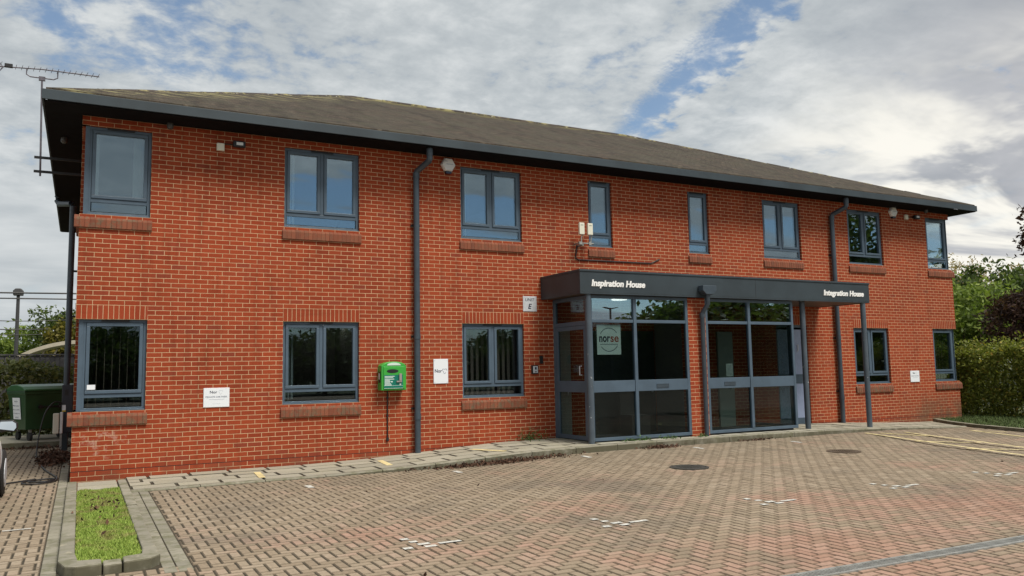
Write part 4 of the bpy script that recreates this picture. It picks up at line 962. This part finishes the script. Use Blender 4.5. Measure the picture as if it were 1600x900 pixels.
lb = MB().box(-.075, -.01, -.0835, -.0805, .86, 1.0).build('label', PANEL, e); MB().box(-.075, -.01, -.0845, -.0836, .86, .89).build('warning_strip', mat('yellow_label', color=(.7, .52, .05)), lb)
MB().box(-.035, .03, -.0865, -.0805, 1.2, 1.32).build('socket', BLACK, e); MB().tube([(-.09, -.1, 1.03), (-.13, -.12, 1.05), (-.11, -.12, .98)], .02, 8).build('plug', BLACK, e)
tag(e, 'dark navy vehicle charging post at the left side wall with yellow label', 'charging post')
e = empty('meter_box', (-.30, 5.3, .42)); MB().box(-.08, .03, -.05, .05, .0, .42).build('left_case', CREAM, e, bevel=.012); MB().box(.045, .10, -.03, .07, .0, .44).build('right_case', WHITE, e, bevel=.012); MB().box(.05, .09, .0, .04, -.42, 0).build('leg', STEEL, e)
tag(e, 'pair of small cream service boxes on a leg beside the charging post', 'service box')
cb = MB(); cpts = [(-.26, 5.5, 1.06), (-.38, 5.3, 1.06), (-.52, 5.0, .85), (-.60, 4.6, .4), (-.60, 4.0, .05), (-.50, 3.0, .02), (-.38, 1.9, .02), (-.24, 1.0, .02), (-.18, .55, .02), (-.22, .15, .02), (-.45, -.05, .02), (-.62, .1, .02), (-.60, .35, .02), (-.35, .5, .022), (-.21, .4, .03), (-.3, .12, .03), (-.55, .18, .03), (-.48, .48, .03), (-.9, .2, .02), (-1.3, -.1, .03)]
def smooth_path(p, n=6):
    p = [Vector(q) for q in p]; o_ = []
    for i in range(len(p)-1):
        a, b_, c, e_ = p[max(i-1, 0)], p[i], p[i+1], p[min(i+2, len(p)-1)]
        for k in range(n):
            t = k/n; o_.append(.5*((2*b_)+(c-a)*t+(2*a-5*b_+4*c-e_)*t*t+(3*b_-a-3*c+e_)*t**3))
    return o_+[p[-1]]
cb.tube([(q.x, q.y, max(q.z, .012)) for q in smooth_path(cpts)], .013, 8); tag(cb.build('charging_cable', BLACK, smooth=True), 'black charging cable drooping from the post and coiled on the left drive', 'cable')
# wheeled bin
BG = mat('bin_green', color=(.016, .060, .022), rough=.42, var=.12, vscale=3); BL = mat('bin_lid_green', color=(.026, .10, .038), rough=.35, var=.1)
e = empty('wheeled_bin', (-.62, 8.55, .12), R(24)); hw, hd = .66, .50
b = MB(); lo = [(-hw+.08, -hd+.12), (hw-.08, -hd+.12), (hw-.08, hd-.1), (-hw+.08, hd-.1)]; up = [(-hw, -hd), (hw, -hd), (hw, hd), (-hw, hd)]
b.v = [(x, y, .26) for x, y in lo]+[(x, y, 1.08) for x, y in up]+[(x*1.03, y*1.04, 1.08) for x, y in up]+[(x*1.03, y*1.04, 1.15) for x, y in up]
b.f = [(0, 1, 2, 3)]+[(k, (k+1) % 4, 4+(k+1) % 4, 4+k) for k in range(4)]+[(4+k, 4+(k+1) % 4, 8+(k+1) % 4, 8+k) for k in range(4)]+[(8+k, 8+(k+1) % 4, 12+(k+1) % 4, 12+k) for k in range(4)]+[(12, 13, 14, 15)]; b.uv = [None]*len(b.f)
body = b.build('body', BG, e, bevel=.025)
lid = [(-hd-.05, 1.152), (-hd-.05, 1.19), (-hd+.1, 1.26), (-.1, 1.31), (.25, 1.30), (hd, 1.21), (hd+.03, 1.152)]
MB().prism(lid, 'x', -hw-.03, hw+.03).build('lid', BL, e, bevel=.02)
hb = MB(); hb.tube([(-.32, -hd-.03, .78), (-.32, -hd+.02, .78)], .05, 10); hb.tube([(.1, -hd-.03, .78), (.1, -hd+.02, .78)], .05, 10); hb.tube([(-.32, -hd-.02, .78), (.1, -hd-.02, .78)], .02, 8); hb.build('handle', BLACK, e)
st = MB(); st.v = [(-hw-.001, -.22, 1.0), (-hw-.001, .2, 1.0), (-hw+.045, .2, .5), (-hw+.045, -.22, .5)]; st.v = [(x-.008, y, z) for x, y, z in st.v]; st.f = [(0, 1, 2, 3)]; st.uv = [None]; st = st.build('sticker', PANEL, e)
rot = Matrix.Rotation(R(-90), 4, 'Z') @ Matrix.Rotation(R(90), 4, 'X')
for i, (t_, z_, s_) in enumerate((('Nor', .90, .05), ('MIXED', .80, .06), ('RECYCLING', .71, .06), ('WASTE', .62, .065), ('ONLY', .53, .06))):
    xx = -hw-.011+.046*((1.0-z_)/.5); text(t_, s_, MIDINK, st, Matrix.Translation((xx, .19 if len(t_) > 4 else .1, z_)) @ rot, depth=.0005, width=(.36 if len(t_) > 4 else .2), bold=.001)
for sx in (-1, 1):
    for sy in (-1, 1):
        wp = MB().box(sx*(hw-.2)-.025, sx*(hw-.2)+.025, sy*(hd-.18)-.03, sy*(hd-.18)+.03, .1, .27).build('castor', STEEL, e)
        MB().tube([(sx*(hw-.2)-.03, sy*(hd-.18), .1), (sx*(hw-.2)+.03, sy*(hd-.18), .1)], .1, 18).build('wheel', RUBBER, wp)
tag(e, 'large dark green four wheeled waste bin with white sticker behind the left drive', 'bin')
hs = MB(); hs.box(-24, -.01, 7.36, 7.50, -.1, .13); tag(hs.build('drive_kerb', KERB, bevel=.01), kind='structure')
tag(MB().box(-24, -.01, 7.50, 10.2, -.1, .118).build('bin_hardstanding', SLAB), kind='structure')
# parked car (nose towards the fence)
CARW = mat('white_car_paint', color=(.9, .9, .9), rough=.3, spec=.5); CGL = mat('car_glass', color=(.02, .025, .03), rough=.05, spec=.8)
e = empty('parked_car', (-1.66, -2.30, 0))
def car_section(y, hwid, zlo, zbelt):
    return [(-hwid*.82, zlo), (-hwid*.97, zlo+.12), (-hwid, zlo+.3), (-hwid*.97, zbelt-.12), (-hwid*.88, zbelt), (0, zbelt+.03), (hwid*.88, zbelt), (hwid*.97, zbelt-.12), (hwid, zlo+.3), (hwid*.97, zlo+.12), (hwid*.82, zlo)]
sec = [(-2.0, .55, .35, .72), (-1.9, .76, .25, .86), (-1.5, .85, .2, .93), (-.5, .88, .19, .93), (.6, .88, .19, .92), (1.2, .87, .2, .88), (1.7, .80, .22, .80), (1.98, .62, .26, .70), (2.05, .42, .32, .62)]
b = MB(); n = 11
for y_, hw_, zl, zb in sec: b.v += [(p[0], y_, p[1]) for p in car_section(y_, hw_, zl, zb)]
for k in range(len(sec)-1):
    for j in range(n): b.f.append((k*n+j, k*n+(j+1) % n, (k+1)*n+(j+1) % n, (k+1)*n+j)); b.uv.append(None)
b.f += [tuple(range(n)), tuple((len(sec)-1)*n+j for j in range(n))]; b.uv += [None, None]
body = b.build('body', CARW, e, smooth=True); body.modifiers.clear(); ms = body.modifiers.new('s', 'SUBSURF'); ms.levels = ms.render_levels = 2
b = MB(); cs = [(-1.85, .62, .88), (-1.3, .60, 1.35), (-.3, .62, 1.46), (.35, .60, 1.38), (1.05, .70, .90)]
for y_, hw_, zt_ in cs: b.v += [(-.80, y_, .88), (-hw_, y_, zt_), (hw_, y_, zt_), (.80, y_, .88)]
for k in range(len(cs)-1):
    for j in range(4): b.f.append((k*4+j, k*4+(j+1) % 4, (k+1)*4+(j+1) % 4, (k+1)*4+j)); b.uv.append(None)
b.f += [(0, 1, 2, 3), (16, 17, 18, 19)]; b.uv += [None, None]; b.build('cabin_glass', CGL, e, bevel=.04)
MB().prism([(-1.3, 1.355), (-.3, 1.468), (.35, 1.385), (.33, 1.41), (-.3, 1.50), (-1.32, 1.38)], 'x', -.60, .60).build('roof_panel', CARW, e, bevel=.015)
for sx in (-1, 1):
    for y_ in (-1.35, 1.30):
        wh = MB().tube([(sx*.66, y_, .31), (sx*.70, y_, .31), (sx*.86, y_, .31), (sx*.885, y_, .31)], [.27, .31, .31, .28], 28).build('wheel', RUBBER, e, smooth=True)
        MB().tube([(sx*.87, y_, .31), (sx*.893, y_, .31)], [.2, .19], 20).build('rim', ALU, wh)
    mr = MB(); mr.v = []; cx_ = sx*.96
    mr.prism([(cx_-.11, .93), (cx_+.07*sx, .90), (cx_+.10, .95), (cx_+.095, 1.01), (cx_+.05, 1.05), (cx_-.10, 1.05), (cx_-.12, 1.0)], 'y', .42, .54); mr.tube([(sx*.86, .5, .92), (sx*.98, .5, .95)], .03, 8)
    mo = mr.build('door_mirror', BLACK, e, bevel=.02)
    gp_ = [(cx_-.10, .945), (cx_+.06*sx, .918), (cx_+.085, .955), (cx_+.08, 1.005), (cx_+.04, 1.035), (cx_-.09, 1.035), (cx_-.105, 1.0)]
    mg = MB(); mg.v = [(x_, .385+(z_-.918)*.26, z_) for x_, z_ in gp_]+[(x_, .42, z_) for x_, z_ in gp_]
    mg.f = [tuple(range(7)), tuple(range(7, 14))]+[(k, (k+1) % 7, 7+(k+1) % 7, 7+k) for k in range(7)]; mg.uv = [None]*9
    mg.build('mirror_glass', mat('mirror', color=(.85, .88, .9), rough=.02, metal=1.0), mo)
    MB().box(sx*.62-.10, sx*.62+.10, -1.93, -1.84, .62, .80).build('tail_light', mat('red_lens', color=(.35, .01, .01), rough=.15), e, bevel=.02)
    MB().box(sx*.60-.12, sx*.60+.12, 1.84, 1.95, .60, .70).build('headlight', mat('lamp_glass', color=(.6, .62, .65), rough=.1), e, bevel=.02)
MB().box(-.62, .62, -2.03, -1.88, .30, .44).build('bumper', BLACK, e, bevel=.03)
tag(e, 'white car plugged in on the left drive, only its flank and mirror in view', 'car')
# fence, shelter, lamp, wires
FENCE = mat('weathered_fence', color=(.075, .075, .078), rough=.9, var=.3, vscale=5)
e = empty('boundary_fence', (-24, 14, 0)); b = MB(); x = 0
while x < 23.98:
    b.box(x+.012, x+.118, -.01, .01, .0, 2.24+random.uniform(-.01, .01)); b.box(x+.118, x+.142, .012, .022, .0, 2.2); x += .13
b.build('boards', FENCE, e); MB().box(0, 24, -.04, .03, 2.245, 2.285).build('capping', FENCE, e); MB().box(0, 24, .023, .06, .9, 1.0).build('rail', FENCE, e)
tag(e, 'dark grey boarded fence above the ivy bank at far left', 'fence')
e = empty('shelter', (-1.1, 19.5, 0)); b = MB(); n = 18
arcp = [(3.2*math.cos(R(a)), .65+2.25*math.sin(R(a))) for a in np.linspace(180-42, 180-90, n)]
TR = mat('cream_membrane', color=(.45, .41, .32), rough=.7, var=.1)
ox = 1.45
b.prism([(p[0]+ox-.1, p[1]) for p in arcp]+[(p[0]+ox-.1, p[1]-.13) for p in arcp[::-1]], 'y', -.8, 1.5); b.build('curved_roof', TR, e)
b = MB(); b.tube([(ox-2.35, -.6, 0), (ox-2.35, -.6, 2.1)], .05, 8); b.tube([(ox-.2, -.6, 0), (ox-.2, -.6, 2.75)], .05, 8); b.tube([(ox-2.35, -.6, 2.0), (ox+.3, -.6, 2.35)], .05, 8)
for k in range(5): b.tube([(ox-1.6+.4*k, -.6, 2.12+.05*k), (ox-1.4+.4*k, -.6, 2.52+.06*k)], .03, 6)
b.build('frame', TR, e); tag(e, 'curved cream shelter roof rising behind the fence at left', 'shelter')
def lamp_post(x, y, h, lab, double=False):
    e = empty('lamp_post', (x, y, 0)); MB().tube([(0, 0, 0), (0, 0, h*.2), (0, 0, h)], [.10, .09, .065], 12).build('pole', mat('lamp_pole', color=(.05, .05, .052), rough=.5), e)
    if double:
        for s in (-1, 1): MB().prism([(s*.02, h-.02), (s*.55, h+.06), (s*.6, h+.02), (s*.05, h-.1)], 'y', -.12, .12).build('lamp_head', BLACK, e, bevel=.02)
    else: MB().prism([(-.19, h-.2), (.19, h-.2), (.2, h), (.1, h+.1), (-.1, h+.1), (-.2, h)], 'y', -.2, .2).build('lamp_head', mat('lamp_housing', color=(.06, .06, .062), rough=.5), e, bevel=.03)
    tag(e, lab, 'lamp post')
lamp_post(-2.4, 27, 5.35, 'dark lamp post with box lantern standing beyond the fence at far left')
lamp_post(31.8, -34, 5.6, 'double headed lamp post across the road, seen only reflected in the porch glass', True)
def wire(p, q, sag, r, lab):
    p, q = Vector(p), Vector(q); o = MB().tube([p+(q-p)*(k/16)-Vector((0, 0, sag*4*(k/16)*(1-k/16))) for k in range(17)], r, 6).build('overhead_cable', BLACK); tag(o, lab, 'cable', 'overhead cables at the left')
wire((-40, 25, 4.6), (8, 25, 5.22), 0, .035, 'upper thick straight overhead cable left of the building'); wire((-40, 25, 4.58), (8, 25, 4.93), 0, .03, 'lower straight overhead cable left of the building, under the thick one')
wire((-7, 25, 4.3), (5, 25, 4.9), .65, .018, 'upper sagging overhead cable at the left'); wire((-7, 25, 4.05), (5, 25, 4.75), .8, .024, 'middle sagging overhead cable at the left'); wire((-7.3, 25.4, 3.9), (5, 25.4, 4.7), .9, .018, 'lowest sagging overhead cable at the left')

# ------------------------------------------------------------------ vegetation
def leaf_mesh(name, centers, size, mt, parent=None, flat=.0):
    n = len(centers); c = np.asarray(centers); a = rng.normal(size=(n, 3)); a /= np.linalg.norm(a, axis=1)[:, None]
    if flat: a[:, 2] *= (1-flat); a /= np.linalg.norm(a, axis=1)[:, None]
    b_ = np.cross(a, rng.normal(size=(n, 3))); b_ /= np.linalg.norm(b_, axis=1)[:, None]
    s = size*rng.uniform(.6, 1.3, n)[:, None]; V = np.stack([c-a*s, c+b_*s*.45-a*s*.1, c+a*s, c-b_*s*.45-a*s*.1], 1)
    me = bpy.data.meshes.new(name); me.from_pydata(V.reshape(-1, 3).tolist(), [], np.arange(n*4).reshape(-1, 4).tolist()); me.materials.append(mt)
    o = bpy.data.objects.new(name, me); col.objects.link(o)
    if parent: o.parent = parent
    return o
def tree(base, h, crown, nclump, nleaf, size, mt, lab, group=None, spread=.35, trunk=.16, name='tree', limbs=6):
    """crown: list of ellipsoids (cx,cy,cz,rx,ry,rz) relative to the base"""
    e = empty(name, base); cl = []
    for k in range(nclump):
        cx, cy, cz, rx, ry, rz_ = crown[rng.integers(len(crown))]
        d_ = rng.normal(size=3); d_ /= np.linalg.norm(d_); r_ = rng.random()**.45
        cl.append((cx+d_[0]*r_*rx, cy+d_[1]*r_*ry, cz+d_[2]*r_*rz_))
    cl = np.array(cl); per = max(1, nleaf//nclump); sp = spread*rng.uniform(.6, 1.4, nclump)
    pts = np.repeat(cl, per, 0)+np.clip(rng.normal(size=(nclump*per, 3)), -1.7, 1.7)*np.repeat(sp, per)[:, None]*np.array([1, 1, .75])
    pts = pts[pts[:, 2] > .1]
    leaf_mesh('crown', pts, size, mt, e)
    t = MB(); top = min(h*.75, cl[:, 2].mean()); t.tube([(0, 0, -.2), (.03*h*.2, 0, top*.4), (0, .02*h*.3, top)], [trunk, trunk*.75, trunk*.3], 9)
    for k in range(limbs):
        q = cl[rng.integers(nclump)]; z0 = top*rng.uniform(.35, .9); m0 = (q*.5+np.array([0, 0, z0*.55])); t.tube([(0, 0, z0), tuple(m0), tuple(q)], [trunk*.4, trunk*.22, trunk*.07], 6)
    t.build('trunk', BARK, e, smooth=True); tag(e, lab, 'tree', group); return e
# right of the building
tree((33.5, 7.5, 0), 6, [(0, 0, 2.9, 2.3, 2.4, 2.3), (-1.6, 1.2, 2.5, 1.6, 1.6, 2.1), (1.3, -1.5, 3.3, 1.6, 1.6, 1.7)], 140, 17000, .12, L_GREEN, 'bushy mid green tree beyond the building corner above the hedge', spread=.34)
tree((38.5, 9.4, 0), 8, [(0, 0, 4.1, 2.8, 2.6, 2.0), (2.5, -2.2, 4.9, 2.2, 2.2, 1.8), (-2.0, 1.6, 3.4, 1.8, 1.6, 1.8)], 120, 14000, .14, L_DARK, 'darker green tree with a ragged top behind the bushy green one', spread=.4)
tree((29.7, 3.1, 0), 4.6, [(0, 0, 2.7, 1.1, 1.0, 1.3), (.6, -1.2, 3.0, 1.2, 1.2, 1.3)], 90, 10000, .085, L_PURPLE, 'dark purple leaved small tree just behind the hedge', spread=.26, trunk=.1)
tree((30.2, 1.9, 0), 8.5, [(.0, .0, 6.0, .9, .9, 1.4), (.5, -.6, 7.2, 1.2, 1.0, 1.2)], 60, 4200, .10, L_PURPLE, 'tall purple leaved tree at the right edge of the picture', spread=.3, trunk=.12)
tree((46.5, 16.2, 0), 8.2, [(0, 0, 5.9, 2.4, 2.2, 1.9)], 90, 5200, .085, L_GOLD, 'thin golden autumn tree with sky showing through beside the upper corner window', spread=.34, limbs=40)
tree((56, 15.5, 0), 9.5, [(0, 0, 6.4, 3.0, 3.0, 2.4)], 70, 5200, .13, L_GOLD, 'distant pale autumn tree above the dark green one', spread=.5, limbs=18)
tree((44, 3.5, 0), 8, [(0, 0, 4.0, 4.0, 4.0, 3.2)], 110, 9000, .17, L_DARK, 'broad dark tree low at the right edge behind the purple ones', spread=.5)
# clipped hedge
e = empty('hedge', (22.4, -1.6, 0)); n = 46000; u = rng.random((n, 3)); ln_, th, hh = 5.0, 1.3, 1.83
P_ = np.zeros((n, 3)); P_[:, 0] = u[:, 0]*th; P_[:, 1] = (u[:, 1]-.5)*ln_+.0; P_[:, 2] = .06+u[:, 2]*(hh-.06)
face = rng.random(n)
P_[face < .42, 0] = rng.normal(.04, .10, (face < .42).sum()); k_ = (face > .42) & (face < .68); P_[k_, 2] = hh+np.abs(rng.normal(0, .10, k_.sum()))*np.where(rng.random(k_.sum()) < .3, 1.6, -.4); k_ = (face > .68) & (face < .80); P_[k_, 1] = ln_/2+rng.normal(-.03, .06, k_.sum())
bul = .13*np.sin(P_[:, 1]*2.3+P_[:, 2]*1.2)+.08*np.sin(P_[:, 1]*5.1+P_[:, 2]*4); P_[:, 0] += bul*(P_[:, 0] < .3); P_[:, 2] += .09*np.sin(P_[:, 1]*3.7+P_[:, 0]*4)*(P_[:, 2] > 1.6)
keep = (P_[:, 2] > .25+.2*np.sin(P_[:, 1]*4)) | (rng.random(n) < .5); P_ = P_[keep]
leaf_mesh('foliage', P_, .05, L_HEDGE, e)
b = MB()
for k in range(11):
    y_ = -2.4+.48*k; b.tube([(.45, y_, -.05), (.42, y_+.05, .5), (.5, y_-.06, 1.3)], [.045, .035, .02], 7)
    b.tube([(.42, y_+.04, .35), (.2, y_+.2, 1.0)], [.025, .012], 6)
b.build('stems', BARK, e, smooth=True); tag(e, 'clipped green hedge with bare stems behind the right kerb', 'hedge')
# left background
tree((-2.6, 34, 0), 5, [(0, 0, 2.8, 1.5, 1.5, 1.3), (-2, 0, 2.7, 1.6, 1.5, 1.1)], 60, 5000, .13, L_GREEN, 'low mid green tree behind the lamp post at far left', spread=.34)
tree((-.8, 33, 0), 6.5, [(-.2, 0, 3.4, 1.4, 1.4, 1.6), (.9, 0, 3.6, 1.1, 1.2, 1.5)], 70, 6500, .12, L_DARK, 'dark rounded tree rising beside the left building edge', spread=.32)
tree((-.62, 24, 0), 5, [(0, 0, 2.7, .45, .7, 1.3)], 34, 3600, .09, L_YELLOW, 'yellowing upright shrub tree tucked against the left building edge', spread=.22, trunk=.08)
tree((-7, 36, 0), 6, [(0, 0, 3, 2.6, 2, 1.7)], 50, 3500, .16, L_DARK, 'dark spreading tree beyond the frame behind the parked car', spread=.4)
for i, (x, y, s_) in enumerate(((-12, 34, 1.0), (-17, 30, .85), (-24, 36, 1.2))):
    tree((x, y, 0), 6, [(0, 0, 3, 2.6*s_, 2.2, 1.8*s_)], 50, 2600, .18, L_GREEN if i == 1 else L_DARK, ['dark tree beyond the fence well left of the lamp post, out of frame', 'lighter tree beyond the fence well left of the lamp post, out of frame', 'largest dark tree beyond the fence furthest to the left, out of frame'][i], spread=.45)
e = empty('ivy_bank', (-12, 11.9, 0)); n = 50000; u = rng.random((n, 3)); P_ = np.stack([(u[:, 0]-.5)*23.8, (u[:, 1]-.5)*2.2, .1+u[:, 2]*1.7], 1)
f_ = rng.random(n); P_[f_ < .5, 1] = -1.1+rng.normal(0, .1, (f_ < .5).sum())+.35*(P_[f_ < .5, 2]/1.8); k_ = (f_ >= .5) & (f_ < .75); P_[k_, 2] = 1.8+rng.normal(0, .1, k_.sum())
P_[:, 2] += .12*np.sin(P_[:, 0]*3.1)*(P_[:, 2] > 1.2); P_[:, 1] += .12*np.sin(P_[:, 0]*4.3+P_[:, 2]*3)
leaf_mesh('foliage', P_, .075, L_IVY, e); b = MB()
for k in range(30): b.tube([(-11.6+.78*k, 0, 0), (-11.6+.78*k+random.uniform(-.2, .2), -.2, .9), (-11.6+.78*k+random.uniform(-.3, .3), -.3, 1.6)], [.04, .03, .015], 6)
b.build('stems', BARK, e); tag(e, 'thick ivy covered bank between the bin and the dark fence', 'hedge')
# trees across the car park behind the viewer: what the glass reflects
GRP = 'trees across the road seen only as reflections'
gp = None
for i, (x, y, s) in enumerate(((-14, -50, .9), (-5, -54, .8), (-1, -47, .8), (3, -49, 1.0), (7, -47, .85), (11, -48, .95), (17, -49, 1.0), (22, -48, .95), (27, -50, .85), (31, -47, .95), (36, -46, .95), (41, -45, 1.1), (46, -42, 1.4), (50, -40, 1.6), (55, -38, 1.5), (62, -40, 1.2), (70, -30, 1.3))):
    if gp is None:
        gp = tree((x, y, 0), 5, [(0, 0, 2.2, 3.4, 2.6, 2.2), (1.2, 0, 3.2, 1.8, 1.8, 1.5)], 120, 9000, .22, L_DARK, 'leafy dark tree across the road, mirrored in the window glass', GRP, spread=.5); o = gp
    else:
        o = copy_tree(gp); o.location = (x, y, 0); o.rotation_euler.z = i*1.3
    o.scale = (s*1.3, s*1.3, s)
tree((49, -25, 0), 13, [(0, 0, 9, 3.8, 3.8, 3.6), (1.5, -1, 6.5, 3, 3, 3.4)], 110, 8000, .26, L_DARK, 'tall oak like tree to the right of the viewer, mirrored in the right upper windows', spread=.55, trunk=.3)
tree((58, -22, 0), 11, [(0, 0, 7, 4, 4, 3.6)], 90, 5200, .28, L_DARK, 'second tall tree further right, mirrored in the corner window', spread=.6, trunk=.3)
# weeds and leaf litter
def weed(x, y, n, r, h, lab):
    e = empty('weed', (x, y, float(PV(x, y)))); pts = np.abs(rng.normal(size=(n, 3)))*np.array([r, r, h]); pts[:, 0] *= rng.choice([-1, 1], n); pts[:, 1] *= -rng.random(n); leaf_mesh('leaves', pts, .022, mat('weed_leaf', color=(.06, .12, .025), rough=.7, island=.4), e)
    b = MB()
    for k in range(5): b.tube([(0, -.01, 0), (random.uniform(-r, r), -.03, h*random.uniform(.6, 1.4))], .003, 5)
    b.build('stem', mat('weed_stem', color=(.07, .1, .03)), e); tag(e, lab, 'weed', 'weeds along the foot of the front')
weed(7.95, -.03, 260, .15, .11, 'leafy green weed on the pavement against the brick left of the porch'); weed(9.35, -1.42, 70, .07, .03, 'small weed tuft under the left pane of the porch'); weed(9.65, -1.42, 90, .08, .035, 'small weed tuft at the porch mullion foot'); weed(10.25, -1.42, 80, .12, .03, 'low spreading weed under the letter box pane'); weed(11.08, -1.44, 60, .08, .03, 'small weed at the foot of the brick pier')
def litter(name, n, cx, cy, rx, ry, h, lab, sz=.03, up=.008):
    p = rng.normal(size=(n, 3))*np.array([rx, ry, 0]); p[:, 0] += cx; p[:, 1] += cy; p[:, 2] = H(p[:, 0], p[:, 1])+up+np.abs(rng.normal(size=n))*h
    o = leaf_mesh(name, p, sz, LEAFLIT, None, 0); tag(o, lab, 'leaves', kind='stuff')
litter('fallen_leaves', 1000, 6.35, -1.86, .62, .09, .022, 'brown fallen leaves gathered where the kerb begins'); litter('fallen_leaves', 300, 9.75, -1.83, .2, .06, .022, 'brown fallen leaves against the kerb below the porch'); litter('fallen_leaves', 90, 12.2, -1.8, .3, .04, .015, 'few brown leaves at the kerb below the right screen')
litter('fallen_leaves', 2200, -.30, 4.0, .12, .55, .05, 'brown leaf heap at the foot of the charging post', .04); litter('fallen_leaves', 500, -1.5, 7.2, 1.2, .12, .02, 'brown leaves along the kerb in front of the bin', .04)
litter('fallen_leaves', 46, .36, -3.6, .13, .7, .0, 'scattered pale leaves lying on the grass bed', .03, .088); litter('fallen_leaves', 14, 7.5, -5.5, 4.2, 2.2, .003, 'single leaves scattered over the block paving', .03)
# bird
q = CAM+Vector((.7786, .5144, .4167)).normalized()*66
b = MB(); b.tube([q+Vector((-.16, 0, 0)), q+Vector((-.08, 0, .02)), q+Vector((.05, 0, .02)), q+Vector((.15, 0, .03)), q+Vector((.2, 0, .03))], [.02, .06, .075, .045, .01], 8)
for s in (-1, 1): b.v += [tuple(q+Vector((-.08, s*.05, .03))), tuple(q+Vector((.08, s*.05, .04))), tuple(q+Vector((.02, s*.3, .14))), tuple(q+Vector((-.1, s*.52, .07)))]; i = len(b.v); b.f.append((i-4, i-3, i-2, i-1)); b.uv.append(None)
tag(b.build('bird', BLACK), 'small dark bird flying high in the sky at right', 'bird')
